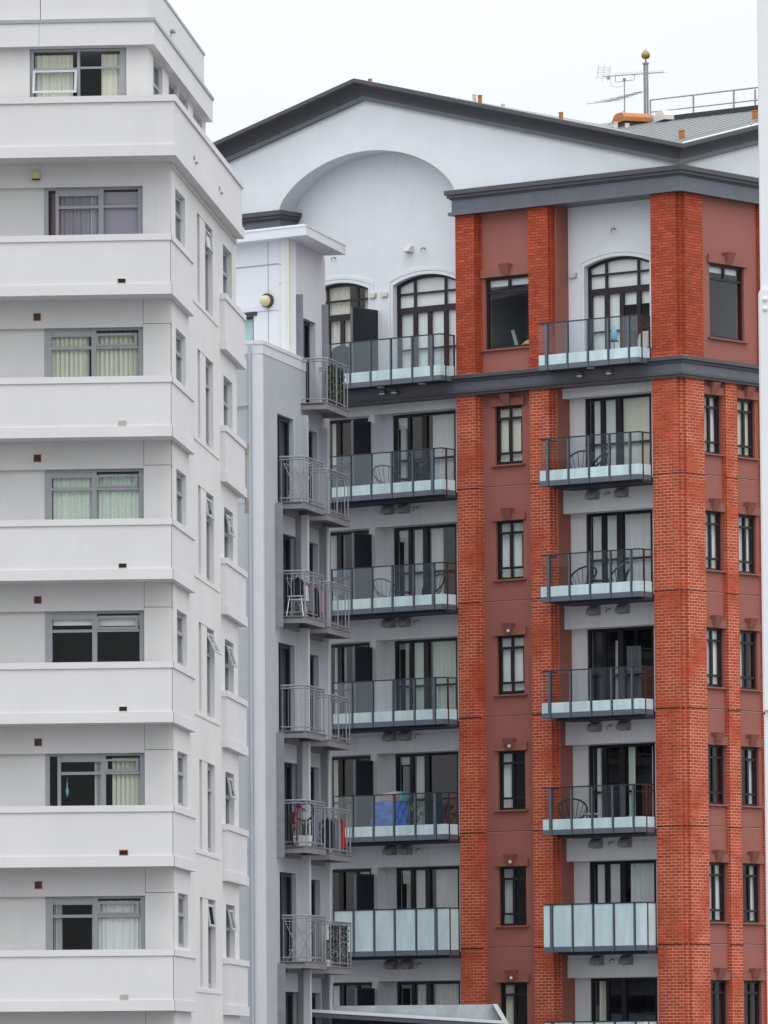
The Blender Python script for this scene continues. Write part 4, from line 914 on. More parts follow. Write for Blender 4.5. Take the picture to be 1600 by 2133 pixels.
for a in (9.36, 8.97, 3.05, 2.14):
    mb = MB(); c = FRONT(a, .10, 25.92); mb.lathe((c.x, c.y, c.z - .075), [(.02, 0), (.085, .03), (.095, .075), (.085, .12), (.02, .15)], 12, 1)
    mb.box(FRONT, a - .012, a + .012, .05, .1, 25.9, 25.94, 0); mb.lathe((c.x, c.y, c.z - .01), [(.10, 0), (.10, .03)], 12, 0)
    mb.build('spot_light', ['slatedark', 'chrome'], A_)
for a, z in ((9.3, 26.06), (7.95, 26.06), (2.6, 26.07)):
    c = FRONT(a, .25, z); mb = MB(); mb.lathe((c.x, c.y, c.z - .03), [(.10, 0), (.10, .03)], 12); mb.build('soffit_lamp', 'offwhite', A_)
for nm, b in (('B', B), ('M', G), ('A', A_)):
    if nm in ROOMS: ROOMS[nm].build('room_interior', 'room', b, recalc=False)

# ================================================================== things on the roof
def wpt(site, F, a, d, z): return site.w(F(a, d, z))
def LR(u, v, z): return SR.w((-u, v, z))
def anchor(name, site, F, a, d, z, rz, label, cat, group=None):
    return thing(name, wpt(site, F, a, d, z), site.rz + rz, label, cat, group)
# flagpole with a ball finial
t = thing('flagpole', LR(8.33, 10.0, 33.3), SR.rz, 'twin steel flagpole topped by a gold ball, standing on the brick block roof', 'flagpole')
mb = MB()
for x in (-.045, .045): mb.tube([(x, 0, 0), (x, 0, 2.18)], .032, 8)
mb.box(WORLD, -.085, .085, -.04, .04, 2.17, 2.21); mb.tube([(0, 0, 2.2), (0, 0, 2.34)], .018); mb.lathe((0, 0, 2.2), [(.05, 0), (.02, .07), (.02, .10)], 10); mb.build('mast', 'steeldark', t, smooth=False)
mb = MB(); mb.lathe((0, 0, 2.31), [(.03, 0), (.09, .02), (.118, .07), (.122, .115), (.10, .17), (.06, .215), (.025, .235), (.012, .27)], 20); mb.build('ball_finial', 'gold', t, smooth=True)
# television antenna
t = thing('television_antenna', LR(8.31, 9.0, 33.5), SR.rz, 'two-tier rooftop television antenna on a thin braced mast beside the flagpole', 'antenna')
mb = MB(); mb.tube([(0, 0, 0), (0, 0, 1.48)], .016, 6)
for dx, dy in ((-.62, .0), (-.2, .35)): mb.tube([(dx, dy, .22 if dy == 0 else .1), (0, 0, .62)], .010, 5)
mb.box(WORLD, -.03, .03, -.03, .03, 1.40, 1.48); mb.build('mast', 'steel', t)
mb = MB()   # upper boom, its U bracket, director rods and reflector grid
b0, b1 = Vector((-.72, .05, 1.60)), Vector((1.33, -.05, 1.50)); mb.tube([b0, b1], .013, 6)
mb.tube([(-.30, 0, 1.58), (-.30, 0, 1.42), (-.24, 0, 1.40), (.28, 0, 1.40), (.34, 0, 1.43), (.34, 0, 1.55)], .010, 6)
for i in range(15):
    p = b0.lerp(b1, .22 + .78 * i / 14); mb.tube([p + Vector((-.03, -.10, .06)), p, p + Vector((.03, .10, -.01))], .004, 4); mb.tube([p + Vector((.03, -.08, -.03)), p + Vector((-.03, .08, .08))], .004, 4)
for i in range(7):
    q = (i - 3) * .05; mb.tube([b0 + Vector((-.05, -.22, q + .1)), b0 + Vector((.10, .22, q + .1))], .004, 4)
for s in (-.2, 0, .2): mb.tube([b0 + Vector((-.06 + s * .2, s, -.12)), b0 + Vector((.03 + s * .2, s, .30))], .005, 4)
mb.tube([(-.5, 0, 1.52), (-.42, 0, 1.30), (-.2, 0, 1.26), (-.03, 0, 1.27)], .006, 5); mb.box(WORLD, -.56, -.50, -.03, .03, 1.50, 1.58); mb.build('upper_aerial', 'steel', t)
mb = MB(); b0, b1 = Vector((-.78, .2, .94)), Vector((.70, -.2, 1.02)); mb.tube([b0, b1], .014, 6)
for i in range(7):
    p = b0.lerp(b1, i / 6); w = .95 - .09 * i; v = Vector((-.85, .25, .055)); mb.tube([p + v * w, p - v * w * .75], .008, 4)
mb.build('lower_aerial', 'steel', t)

# ================================================================== furniture and belongings on the balconies
def chair_shell(t, rz=0, mt='chairm'):
    """round string chair: tilted hoop, cords to a small seat ring, three bent rod legs"""
    mb = MB(); n = 28; rim = []
    for i in range(n):
        p = 2 * math.pi * i / n; x = .36 * math.sin(p); s = .40 * math.cos(p)
        rim.append(Vector((x, .02 + s * .62, .66 + s * .66)))
    mb.tube(rim, .024, 6, closed=True); seat = Vector((0, -.06, .36)); inner = [seat + Vector((.12 * math.sin(2 * math.pi * i / 14), .12 * math.cos(2 * math.pi * i / 14), .0)) for i in range(14)]
    mb.tube(inner, .010, 5, closed=True); o = mb.build('hoop', mt, t)
    cd = MB()
    for i in range(0, n, 2):
        q = rim[i]; r_ = inner[(i // 2) % 14]; midp = q.lerp(r_, .55) + Vector((0, .03, -.07)); cd.tube([q, midp, r_], .009, 4)
    for i in range(0, 14, 2): cd.tube([inner[i], inner[(i + 7) % 14]], .0045, 4)
    cd.build('seat_cords', mt, t)
    for i, (x, y) in enumerate(((-.24, .20), (.24, .20), (-.20, -.26), (.20, -.26))):
        lg = MB(); lg.tube([(x * .45, y * .4 - .03, .37), (x, y, 0)], .012, 5); lg.build('leg', mt, t)
GC = 'round string chairs on the glass balconies'
def chair(F, a, d, z, rz, label): 
    t = anchor('string_chair', SR, F, a, d, z, rz, label, 'chair', GC); 
    src = chair.src
    if src is None: chair_shell(t); chair.src = t
    else:
        for ch in [x for x in bpy.data.objects if x.parent == src]:
            c = ch.copy(); COL.objects.link(c); c.parent = t
    return t
chair.src = None
zf = lambda k: 23.16 - SH * k
chair(FRONT, 9.30, .02, zf(0), R(60), 'string chair facing right on the upper glass balcony left of the brick pier')
chair(FRONT, 8.15, .05, zf(0), R(-70), 'string chair turned left on the upper glass balcony left of the brick pier')
chair(FRONT, 9.40, -.05, zf(1), R(72), 'string chair left of the dark stool table, second glass balcony down')
chair(FRONT, 7.85, .0, zf(1), R(-85), 'string chair right of the dark stool table, second glass balcony down')
chair(FRONT, 3.30, -.2, zf(0), R(15), 'string chair facing out near the dark box, upper balcony between brick piers')
chair(FRONT, 2.60, -.1, zf(0), R(-60), 'tilted string chair turned left, upper balcony between brick piers')
chair(FRONT, 3.25, -.2, zf(1), R(5), 'string chair facing out left of a round table between brick piers')
chair(FRONT, 2.05, -.1, zf(1), R(-80), 'string chair turned sideways right of a round table between brick piers')
chair(FRONT, 3.55, -.1, zf(3), R(40), 'lone string chair left of a white table top, fourth balcony between brick piers')
def table(F, a, d, z, label, top='chairm', h=.52, r=.24, group=None):
    t = anchor('side_table', SR, F, a, d, z, 0, label, 'table', group)
    mb = MB(); mb.lathe((0, 0, h - .03), [(r * .97, 0), (r, .01), (r, .03)], 22); mb.build('table_top', top, t)
    for i in range(3):
        p = 2 * math.pi * i / 3 + .4; lg = MB(); lg.tube([(r * .5 * math.cos(p), r * .5 * math.sin(p), h - .03), (r * .8 * math.cos(p), r * .8 * math.sin(p), 0)], .012, 5); lg.build('leg', 'chairm', t)
GT = 'small round balcony tables'
table(FRONT, 8.68, .0, zf(0), 'small dark round table between two string chairs, upper left glass balcony', group=GT)
table(FRONT, 8.78, -.05, zf(1), 'dark stool table on splayed legs between two string chairs, second glass balcony down', h=.54, group=GT)
table(FRONT, 2.62, -.1, zf(1), 'dark round table between two string chairs, balcony between brick piers', r=.27, group=GT)
table(FRONT, 2.88, .05, zf(3), 'small table with a thin white top beside the lone string chair', top='offwhite', r=.25, group=GT)
# dark box, folded lounger, white chair
t = anchor('planter_box', SR, FRONT, 3.80, -.25, zf(0), 0, 'small black box on the balcony floor behind the string chair', 'box')
mb = MB(); mb.box(WORLD, -.20, .20, -.16, .16, 0, .36); mb.box(WORLD, -.17, .17, -.13, .13, .36, .40); mb.build('box_body', 'chairm', t)
t = anchor('folded_lounger', SR, FRONT, 3.62, .15, zf(1), 0, 'low dark folded lounger at the left end of a glass balcony', 'lounger')
mb = MB(); mb.box(WORLD, -.34, .34, -.16, .16, .22, .26); mb.hexa([(-.34, -.16, .30), (.34, -.16, .36), (.34, .16, .36), (-.34, .16, .30), (-.34, -.16, .33), (.34, -.16, .39), (.34, .16, .39), (-.34, .16, .33)]); mb.build('slings', 'chairm', t)
mb = MB()
for x in (-.28, .28): mb.tube([(x, -.14, 0), (x, -.1, .24)], .012, 5); mb.tube([(x, .14, 0), (x, .1, .24)], .012, 5)
mb.build('legs', 'chairm', t)
t = anchor('plastic_chair', SR, FRONT, 1.42, -.35, 26.08, R(10), 'white plastic chair on the topmost balcony between brick piers', 'chair')
mb = MB(); prof_ = [(-.22, .42), (-.24, .62), (-.20, .80), (-.12, .88), (.12, .88), (.20, .80), (.24, .62), (.22, .42)]
mb.prism(Face((0, .2), (1, 0), (0, -1)), prof_, -.015, .015); mb.build('backrest', 'offwhite', t)
mb = MB(); mb.box(WORLD, -.23, .23, -.20, .22, .40, .43); mb.build('seat', 'offwhite', t)
for x in (-.2, .2):
    for y in (-.18, .18): lg = MB(); lg.tube([(x, y, .41), (x * 1.12, y * 1.1, 0)], .02, 6); lg.build('leg', 'offwhite', t)
t = anchor('drink_bottle', SR, FRONT, 1.98, .1, 26.08 + .62, 0, 'light blue bottle on a thin stand behind the topmost glass balustrade', 'bottle')
mb = MB(); mb.lathe((0, 0, 0), [(.075, 0), (.085, .06), (.085, .20), (.06, .26), (.028, .30), (.028, .36)], 14); mb.build('bottle_body', 'skyblue', t, smooth=True)
mb = MB(); mb.lathe((0, 0, .36), [(.034, 0), (.034, .035)], 12); mb.build('cap', 'offwhite', t)
mb = MB(); mb.lathe((0, 0, -.02), [(.12, 0), (.12, .02)], 14); mb.tube([(0, 0, -.02), (0, 0, -.60)], .015, 6); mb.lathe((0, 0, -.62), [(.14, 0), (.12, .02)], 14); mb.build('stand', 'chairm', t)
# serving trolley seen inside the lower door
t = anchor('clothes_trolley', SR, FRONT, 2.15, -1.15, zf(3), 0, 'black tubular trolley rack standing inside the balcony door', 'trolley')
mb = MB()
for y in (-.15, .15): mb.tube([(-.34, y, 0), (-.34, y, 1.62), (-.28, y, 1.70), (.28, y, 1.70), (.34, y, 1.62), (.34, y, 0)], .018, 6)
for z in (.3, 1.1, 1.55): mb.box(WORLD, -.33, .33, -.15, .15, z, z + .02)
mb.build('rack_frame', 'black', t)
# covered barbecue
t = anchor('covered_barbecue', SR, FRONT, 10.62, .15, 26.08, 0, 'barbecue under a dark cover with a rounded lid, left end of the top glass balcony', 'barbecue')
mb = MB(); pts = [(-.27, 0), (-.29, .55), (-.30, .80), (-.26, .95), (-.16, 1.10), (-.02, 1.16), (.12, 1.12), (.24, .98), (.29, .80), (.28, .5), (.27, 0)]
F2 = Face((0, 0), (1, 0), (0, -1))
for s in range(5):
    y0, y1 = -.22 + s * .088, -.22 + (s + 1) * .088; k = 1 - .05 * abs(s - 2)
    mb.prism(F2, [(x * k, z * (1 - .02 * abs(s - 2))) for x, z in pts], y0, y1 - .001)
mb.build('cover', 'clothdark', t)
mb = MB(); mb.lathe((-.18, -.1, 1.02), [(.02, 0), (.05, .01), (.05, .05), (.02, .06)], 10); mb.build('tag', 'clothwhite', t)
# tarpaulin pile with box, and plant
t = anchor('tarpaulin_pile', SR, FRONT, 9.33, -.02, zf(3), 0, 'tall pile wrapped in crumpled bright blue tarpaulin on a glass balcony', 'tarpaulin')
bmx = MB(); n1, n2 = 26, 22; rnd = random.Random(4)
def tp(i, j):
    p = 2 * math.pi * i / n1; z = 1.02 * j / (n2 - 1); x = .42 * max(-1, min(1, 1.5 * math.cos(p))); y = .22 * max(-1, min(1, 1.5 * math.sin(p)))
    k = 1 + .10 * math.sin(3 * p + z * 9) * math.cos(7 * z + 2 * p) + .07 * math.sin(9 * p - z * 14) + rnd.uniform(-.035, .035)
    k *= (1.06 - .12 * z)
    return (x * k, y * k, z)
vs = [tp(i, j) for j in range(n2) for i in range(n1)]
bmx.add(vs, [(j * n1 + i, j * n1 + (i + 1) % n1, (j + 1) * n1 + (i + 1) % n1, (j + 1) * n1 + i) for j in range(n2 - 1) for i in range(n1)] + [list(range((n2 - 1) * n1, n2 * n1))])
bmx.build('tarpaulin', 'blue', t)
t = anchor('cardboard_box', SR, FRONT, 9.22, -.05, zf(3) + 1.03, R(8), 'flat open cardboard box lying on top of the blue tarpaulin pile', 'box')
mb = MB(); mb.box(WORLD, -.28, .28, -.18, .18, 0, .14); mb.build('box_body', 'card', t)
mb = MB(); mb.hexa([(-.28, -.18, .142), (.20, -.18, .142), (.20, .18, .142), (-.28, .18, .142), (-.28, -.18, .17), (.16, -.18, .24), (.16, .18, .24), (-.28, .18, .17)]); mb.build('lid', 'pinkwhite', t)
mb = MB(); mb.box(WORLD, .285, .34, -.16, .16, .0, .24); mb.build('folder', 'mint', t)
def leaf_cluster(mb, c, r, n, size, rnd, mi=0, up=.3):
    for _ in range(n):
        v = Vector((rnd.gauss(0, 1), rnd.gauss(0, 1), rnd.gauss(0, 1))).normalized() * r * rnd.random() ** .5
        p = Vector(c) + v; d = (v.normalized() + Vector((rnd.uniform(-.6, .6), rnd.uniform(-.6, .6), up))).normalized(); s = d.cross(Vector((rnd.random(), rnd.random(), rnd.random()))).normalized() * size * .35
        q = d * size; mb.add([p - q * .5, p + s, p + q * .5, p - s], [(0, 1, 2, 3)], mi)
t = anchor('potted_plant', SR, FRONT, 8.55, -.1, zf(3), 0, 'yellow green leafy plant right of the blue tarpaulin pile', 'plant'); rnd = random.Random(9)
mb = MB()
for c, r in (((-.1, 0, .85), .10), ((.08, .05, .88), .11), ((.02, 0, .55), .10), ((-.05, 0, .40), .07), ((.2, 0, .7), .06)): leaf_cluster(mb, c, r, 40, .07, rnd)
mb.build('foliage', 'leafyellow', t, recalc=False)
mb = MB(); mb.tube([(0, 0, .1), (-.02, 0, .5), (-.1, 0, .85)], .01, 5); mb.tube([(0, 0, .2), (.03, 0, .55), (.08, 0, .88)], .01, 5); mb.tube([(.0, 0, .4), (.2, 0, .7)], .008, 5); mb.build('stem', 'leaf', t)
mb = MB(); mb.lathe((0, 0, 0), [(.09, 0), (.12, .2), (.11, .2)], 14); mb.build('pot', 'offwhite', t)
t = anchor('potted_plant', SR, FRONT, 11.1, .2, zf(1) + .55, 0, 'leafy plants in a long grey trough behind the clothes horse', 'plant'); mb = MB()
for q in range(6): leaf_cluster(mb, (-.35 + q * .14, 0, .30 + .05 * (q % 2)), .10, 30, .08, rnd)
mb.build('foliage', 'leaf', t, recalc=False); mb = MB(); mb.box(WORLD, -.42, .42, -.09, .09, 0, .22); mb.build('trough', 'hood', t)
mb = MB()
for x in (-.35, .35): mb.box(WORLD, x - .02, x + .02, -.08, .08, -.55, -.001)
mb.build('trough_stand', 'hood', t)
# yellow cloth and a leaning board inside the top window
t = anchor('cloth_pile', SR, FRONT, 5.05, -.55, 26.83, 0, 'crumpled yellow cloth heap on the sill of the top window between piers', 'cloth'); mb = MB(); n1, n2 = 20, 7; rnd = random.Random(5)
vs = []
for j in range(n2):
    f = math.cos(math.pi / 2 * j / (n2 - 1)) ** .6
    for i in range(n1): 
        p = 2 * math.pi * i / n1; k = 1 + .16 * math.sin(4 * p + j) + rnd.uniform(-.08, .08); vs.append((.33 * f * k * math.cos(p), .14 * f * k * math.sin(p), .20 * j / (n2 - 1) + rnd.uniform(0, .02)))
mb.add(vs, [(j * n1 + i, j * n1 + (i + 1) % n1, (j + 1) * n1 + (i + 1) % n1, (j + 1) * n1 + i) for j in range(n2 - 1) for i in range(n1)]); mb.build('cloth_heap', 'yellow', t)
mb = MB(); mb.box(WORLD, -.36, .36, -.17, .17, -.06, -.001); mb.build('tray', 'offwhite', t)
t = anchor('leaning_board', SR, FRONT, 5.62, -.62, 26.76, 0, 'pale grey board leaning inside the top window between piers', 'board'); mb = MB()
mb.hexa([(.05, -.02, 0), (.15, -.02, 0), (.15, .02, 0), (.05, .02, 0), (-.22, .10, .56), (-.13, .10, .58), (-.13, .13, .58), (-.22, .13, .56)]); mb.build('plank', 'hood', t)
mb = MB(); mb.lathe((-.14, 0, 0), [(.06, 0), (.05, .05), (.02, .07)], 10); mb.build('foot', 'chairm', t)

# ---- belongings on the steel balconies of the grey tower (local x runs outwards, y runs back)
def manchor(name, a, d, z, label, cat, group=None): return anchor(name, SM, SIDE, a, d, z, 0, label, cat, group)
GR = 'drying racks on the steel balconies'
def rack(a, d, z, label, w=1.05):
    t = manchor('clothes_horse', a, d, z, label, 'drying rack', GR)
    fr = MB(); h = .93; x = .21
    for y in (0, w): fr.tube([(-x, y, 0), (x * .6, y, h * .75), (x * 1.2, y, h + .04)], .010, 5); fr.tube([(x, y, 0), (-x * .6, y, h * .75), (-x * 1.2, y, h + .04)], .010, 5)
    for xx, zz in ((-x * 1.2, h + .04), (x * 1.2, h + .04), (-x * .5, h * .72), (x * .5, h * .72), (-x * .75, .28), (x * .75, .28)): fr.tube([(xx, 0, zz), (xx, w, zz)], .008, 5)
    fr.build('rack_frame', 'chrome', t)
    wr = MB()
    for q in range(1, 9): xx = -x * 1.2 + x * 2.4 * q / 9; zz = h * .74 + abs(q - 4.5) / 4.5 * .26; wr.tube([(xx, 0, zz), (xx, w, zz)], .004, 4)
    wr.build('rack_wires', 'steel', t); return t
rack(1.85, .30, ZP1[0] + .006, 'empty silver drying rack on the highest of the left steel balconies')
rack(1.80, .28, ZP1[4] + .006, 'empty silver drying rack on the lowest of the left steel balconies')
rack(2.05, .30, ZP1[1] + .006, 'drying rack hung with dark shirts on the second left steel balcony')
rack(4.25, .26, ZP2[4] + .006, 'drying rack with dark trousers on the steel balcony beside the bicycle')
def garment(a, d, z, w, h, mt, label, seed, sleeve=False):
    t = manchor('hanging_garment', a, d, z, label, 'garment', 'washing hung on the steel balconies'); t.rotation_euler.z += R(-52)
    mb = MB(); F2 = Face((0, 0), (0, 1), (1, 0)); rnd = random.Random(seed); n = 14; rows = 8; vs = []
    for j in range(rows + 1):
        t_ = j / rows; ww = w * (.55 + .45 * min(1, t_ * 4)) * (1 + .12 * t_)
        for i in range(n + 1):
            s = i / n - .5; vs.append(F2(s * ww, .025 * math.sin(s * 18 + seed + t_ * 2) * (.4 + t_) + .01 * math.sin(s * 41 + seed), -h * t_ - (.05 * abs(s) * 4 if j == 0 else 0)))
    mb.add(vs, [(j * (n + 1) + i, j * (n + 1) + i + 1, (j + 1) * (n + 1) + i + 1, (j + 1) * (n + 1) + i) for j in range(rows) for i in range(n)])
    o = mb.build('fabric', mt, t, smooth=True, recalc=False)
    hk = MB(); hk.tube([F2(-w * .2, 0, .0), F2(0, 0, .04), F2(w * .2, 0, .0)], .006, 4); hk.tube([F2(0, 0, .04), F2(.0, 0, .08), F2(.02, 0, .09)], .005, 4); hk.build('hanger', 'chrome', t)
z1 = ZP1[1] + .95
garment(1.72, .42, z1 + .02, .30, .52, 'clothdark', 'black shirt hung at the left end of the washing', 1)
garment(2.02, .48, z1 - .12, .26, .42, 'clothwhite', 'white towel hung low over the metal stool', 2)
garment(2.35, .48, z1 - .05, .38, .72, 'clothgrey', 'grey shirt hung in the middle of the washing', 3)
garment(2.70, .50, z1 - .10, .40, .78, 'clothdark', 'long charcoal shirt hung right of the grey shirt', 4)
garment(3.10, .52, z1 - .05, .36, .70, 'clothpink', 'mauve shirt at the right end of the washing', 5)
z4 = ZP2[4] + .95
garment(4.45, .42, z4 - .05, .40, .75, 'clothdark', 'black trousers hung near the bicycle rack', 6)
garment(5.05, .45, z4, .40, .82, 'clothgrey', 'dark grey dress hung right of the black trousers', 7)
garment(5.55, .48, z4 - .02, .30, .75, 'clothred', 'dark red patterned top at the right end of the lower washing', 8)
# metal stool
t = manchor('metal_stool', 1.68, .40, ZP1[1] + .006, 'shiny chrome stool on the steel balcony below the white towel', 'stool')
mb = MB(); mb.box(WORLD, -.20, .20, -.20, .20, .47, .49); mb.build('seat', 'chrome', t)
for x in (-.18, .18):
    for y in (-.18, .18): lg = MB(); lg.tube([(x * .8, y * .8, .47), (x * 1.15, y * 1.15, 0)], .013, 6); lg.build('leg', 'chrome', t)
mb = MB(); mb.tube([(-.18, -.18, .40), (.18, -.18, .40), (.18, .18, .40), (-.18, .18, .40)], .009, 5, closed=True); mb.build('stretcher', 'chrome', t)
# bicycle stood on its back wheel
t = manchor('bicycle', 1.70, .34, ZP1[3] + .006, 'dark red bicycle stood upright on its rear wheel on a steel balcony', 'bicycle')
def wheel(c, r, tilt):
    wb = MB(); ax = Vector((math.cos(tilt), math.sin(tilt), 0)); u_ = Vector((-math.sin(tilt), math.cos(tilt), 0)); pts = [Vector(c) + (u_ * math.cos(2 * math.pi * i / 28) + Vector((0, 0, 1)) * math.sin(2 * math.pi * i / 28)) * r for i in range(28)]
    wb.tube(pts, .020, 6, closed=True); o = wb.build('wheel', 'rubber', t)
    rb = MB(); rb.tube([Vector(c) + (p - Vector(c)) * .90 for p in pts], .009, 5, closed=True); rb.build('rim', 'chrome', o)
    sb = MB()
    for i in range(0, 28, 2): sb.tube([Vector(c), Vector(c) + (pts[i] - Vector(c)) * .9], .0025, 3)
    sb.tube([Vector(c) - ax * .04, Vector(c) + ax * .04], .022, 8); sb.build('spokes', 'chrome', o)
wheel((.02, -.28, .21), .20, R(5)); wheel((.06, .62, .86), .235, R(82))
mb = MB()
for p, q, r_ in (((.02, -.28, .21), (.02, -.10, .55), .016), ((.02, -.10, .55), (.04, .10, .98), .022), ((.02, -.28, .55), (.05, -.22, .96), .020), ((.02, -.10, .55), (.02, -.28, .55), .02), ((.05, -.22, .96), (.06, .05, .98), .018), ((.04, .10, .98), (.02, .62, .86), .018), ((.04, .10, .98), (.12, .62, .86), .018), ((.02, -.28, .21), (.02, -.28, .55), .014)): mb.tube([p, q], r_, 6)
mb.build('frame', 'bikered', t)
mb = MB(); mb.tube([(-.2, .10, 1.02), (.06, .07, .98), (.28, .12, 1.02)], .014, 6); mb.build('handlebar', 'rubber', t)
mb = MB(); mb.hexa([(-.07, -.42, .52), (.07, -.42, .52), (.07, -.38, .80), (-.07, -.38, .80), (-.05, -.36, .52), (.05, -.36, .52), (.03, -.32, .80), (-.03, -.32, .80)]); mb.build('saddle', 'rubber', t)
# planter with grassy plant
t = manchor('potted_plant', 1.98, .50, ZP1[3] + .006, 'grassy plant in a square white pot below the bicycle wheel', 'plant')
mb = MB(); mb.hexa([(-.12, -.12, 0), (.12, -.12, 0), (.12, .12, 0), (-.12, .12, 0), (-.14, -.14, .26), (.14, -.14, .26), (.14, .14, .26), (-.14, .14, .26)]); mb.build('pot', 'offwhite', t)
mb = MB(); rnd = random.Random(12)
for _ in range(60):
    p = Vector((rnd.uniform(-.08, .08), rnd.uniform(-.08, .08), .25)); tip = p + Vector((rnd.uniform(-.10, .10), rnd.uniform(-.14, .14), rnd.uniform(.25, .50))); md = p.lerp(tip, .5) + Vector((0, 0, .04)); s = Vector((rnd.uniform(-1, 1), rnd.uniform(-1, 1), 0)).normalized() * .009
    mb.add([p - s, p + s, md + s, tip, md - s], [(0, 1, 2, 4), (4, 2, 3)])
mb.build('foliage', 'leaf', t, recalc=False)
# artificial hedge on the top balcony, leaf screen on the lowest
def hedge(a0, a1, z0, z1, d, mats, label, seed, n, wrap):
    t = manchor('leaf_screen', (a0 + a1) / 2, d, z0, label, 'screen'); rnd = random.Random(seed); mb = MB(); L_ = a1 - a0; H = z1 - z0
    for _ in range(n):
        y = rnd.uniform(-L_ / 2, L_ / 2); z = rnd.uniform(.02, H); x = rnd.uniform(-.03, .035); k = rnd.random()
        s = .055; d_ = Vector((rnd.uniform(-.3, .6), rnd.uniform(-1, 1), rnd.uniform(-1, .6))).normalized() * s; w = d_.cross(Vector((1, rnd.uniform(-.4, .4), 0))).normalized() * s * .5; p = Vector((x, y, z))
        mb.add([p - d_, p + w, p + d_, p - w], [(0, 1, 2, 3)], 0 if k < .45 else 1)
    for _ in range(wrap):
        x = rnd.uniform(-.55, 0); y = -L_ / 2 + rnd.uniform(-.03, .03); z = rnd.uniform(.02, H); p = Vector((rnd.uniform(-.12, .02), y, z)); d_ = Vector((rnd.uniform(-1, 1), rnd.uniform(-.5, .3), rnd.uniform(-1, .6))).normalized() * .05; w = d_.cross(Vector((0, 1, .2))).normalized() * .026
        mb.add([p - d_, p + w, p + d_, p - w], [(0, 1, 2, 3)], 0 if rnd.random() < .5 else 1)
    mb.build('foliage', mats, t, recalc=False)
    mb = MB(); mb.box(Face((0, 0), (0, 1), (1, 0)), -L_ / 2, L_ / 2, -.045, -.04, 0, H); mb.build('backing', mats[1], t)
hedge(4.62, 5.95, ZP2[0] + .10, ZP2[0] + 1.0, .57, ['leaf', 'leafdark'], 'dark green artificial leaf screen tied inside the top steel balcony railing', 21, 1100, 160)
hedge(4.55, 5.95, ZP2[5] + .10, ZP2[5] + 1.0, .57, ['camo', 'camodark'], 'mottled grey leaf screen tied inside the lowest right steel balcony railing', 22, 1500, 100)
t = manchor('pole_lamp', 4.30, .45, ZP2[5] + .006, 'thin garden lamp with a white tube shade beside the mottled leaf screen', 'lamp')
mb = MB(); mb.tube([(0, 0, .2), (0, .02, .5), (0, 0, .64)], .012, 6); mb.box(WORLD, -.03, .03, -.22, .04, .62, .645); mb.build('stem', 'chairm', t)
mb = MB(); mb.lathe((0, 0, .66), [(.05, 0), (.05, .34), (.03, .38), (.0, .40)], 14); mb.build('lamp_shade', 'offwhite', t)
mb = MB(); mb.lathe((0, 0, 0), [(.07, 0), (.085, .16), (.07, .17)], 12); mb.build('pot', 'offwhite', t)
# blue charm hanging in a window, dish rack on a sill of the white block
t = anchor('hanging_ornament', SB, FRONT, 2.32, -1.13, 23.82 - SH * 3 - .58, 0, 'small light blue ornament hanging inside the half open lower window', 'ornament')
mb = MB(); mb.lathe((0, 0, -.30), [(.005, 0), (.035, .08), (.04, .14), (.015, .2), (.012, .3)], 10); mb.build('ornament_body', 'skyblue', t, smooth=True); mb = MB(); mb.tube([(0, 0, 0), (0, 0, .12)], .004, 4); mb.build('string', 'chrome', t)
t = anchor('dish_rack', SB, FRONT, 1.28, -1.2, 23.82 + SH - 1.25 + .11, 0, 'small dark dish rack on the sill of the window with lilac curtains', 'rack'); mb = MB()
for q in range(10): mb.tube([(-.2 + q * .044, -.08, .0), (-.2 + q * .044, -.08, .12), (-.2 + q * .044, .08, .12)], .006, 4)
mb.tube([(-.22, -.08, .11), (.22, -.08, .11)], .008, 5); mb.build('rack_wires', 'slate', t)
mb = MB(); mb.box(WORLD, -.22, .22, -.1, .1, -.10, .005); mb.build('rack_tray', 'slate', t)

# ================================================================== low annex roof, white column
AN = thing('low_annex', (0.5, 161.3, 0), 0, 'low flat roofed annex with zinc upstand and white gutter at the foot of the towers', 'annex')
mb = MB(); mb.box(WORLD, -3.4, 2.36, -1.15, .2, 0, 9.75); mb.build('wall', 'annexwall', AN)
FA = Face((-1.9, -.4), (1, 0), (0, -1))
def bar(p0, p1, y0, y1, h, mt, nm):
    mb = MB(); mb.hexa([(p0[0], y0, p0[1] - h), (p1[0], y0, p1[1] - h), (p1[0], y1, p1[1] - h), (p0[0], y1, p0[1] - h), (p0[0], y0, p0[1]), (p1[0], y0, p1[1]), (p1[0], y1, p1[1]), (p0[0], y1, p0[1])]); return mb.build(nm, mt, AN)
bar((-3.4, 10.24), (2.34, 9.86), -1.30, -1.17, .075, 'gutter', 'gutter')
bar((-3.4, 10.16), (2.34, 9.785), -1.28, -1.15, .11, 'annexwall', 'fascia')
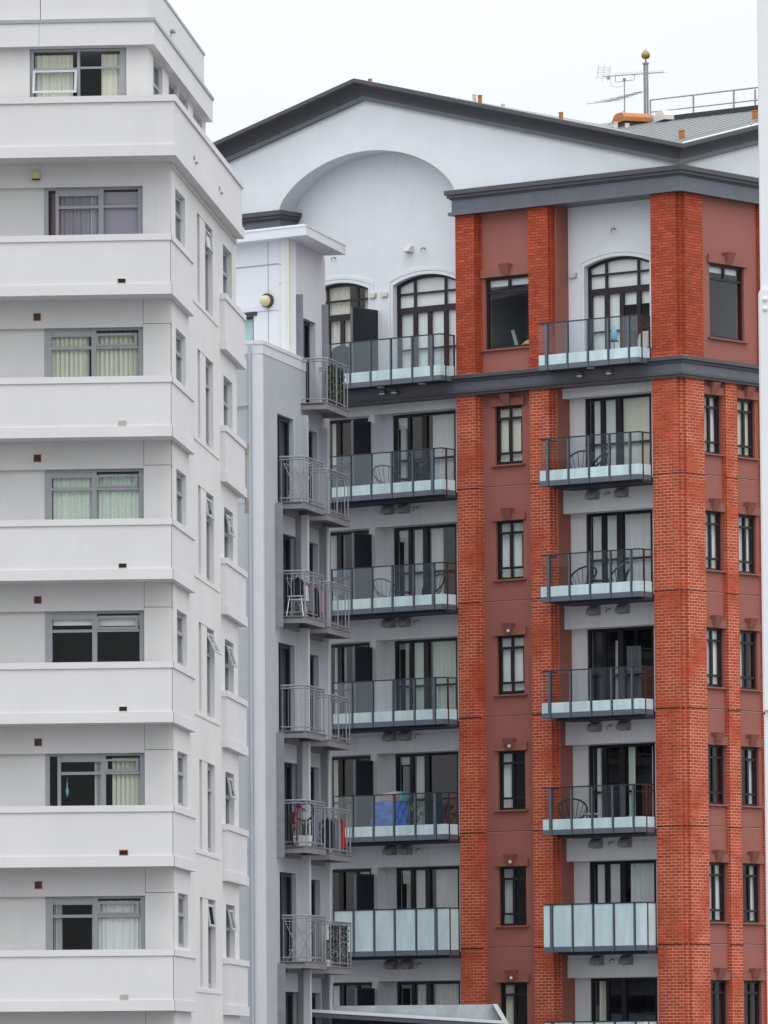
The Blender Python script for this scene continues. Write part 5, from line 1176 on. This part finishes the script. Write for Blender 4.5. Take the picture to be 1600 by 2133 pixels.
bar((-3.4, 10.20), (2.34, 9.82), -1.16, 1.15, .05, 'annexroof', 'roof')
mb = MB(); mb.hexa([(-3.4, 1.15, 9.5), (2.42, 1.15, 9.5), (2.42, 1.25, 9.5), (-3.4, 1.25, 9.5), (-3.4, 1.15, 10.265), (2.14, 1.15, 10.285), (2.14, 1.25, 10.285), (-3.4, 1.25, 10.265)])
for x in (-.9, .3, 1.4): mb.box(WORLD, x, x + .02, -1.15, -1.145, 9.6, 10.25)
mb.build('roof_upstand', 'annexroof', AN)
mb = MB(); mb.hexa([(2.10, .9, 10.29), (2.22, .9, 10.29), (2.22, 1.3, 10.29), (2.10, 1.3, 10.29), (2.5, .9, 9.6), (2.62, .9, 9.6), (2.62, 1.3, 9.6), (2.5, 1.3, 9.6)]); mb.build('edge_flashing', 'gutter', AN)
mb = MB()
for q in range(16): x = .95 + q * .095; mb.box(WORLD, x, x + .05, -1.24, -1.16, 9.45, 9.86 - (x - .9) * .045 - .08)
mb.build('corrugated_cladding', 'annexroof', AN)
WC = thing('steel_column', (4.24, 70.0, 0), 0, 'white painted steel column with bolted splice plates at the right edge', 'column')
mb = MB(); mb.box(WORLD, -.178, .22, -.12, .12, 0, 12.40); mb.box(WORLD, -.165, .22, -.10, .12, 12.40, 26); mb.box(WORLD, -.13, .22, -.13, -.101, 16.98, 26); mb.build('shaft', 'pole', WC)
mb = MB(); mb.hexa([(-.184, -.17, 12.44), (.24, -.17, 12.44), (.24, .16, 12.44), (-.184, .16, 12.44), (-.184, -.17, 16.96), (.24, -.17, 16.96), (.24, .16, 16.96), (-.184, .16, 16.96)]); mb.build('splice_plate', 'pole', WC)
mb = MB(); mb.box(WORLD, -.168, .245, -.176, .165, 12.765, 12.79); mb.build('band', 'navy', WC)
for z in (16.86, 16.755):
    for x in (-.13, .02): mb = MB(); mb.lathe((0, 0, 0), [(.026, 0), (.026, .02), (.012, .03)], 8); o = mb.build('bolt', 'pole', WC); o.location = (x, -.17, z); o.rotation_euler = (R(90), 0, 0)
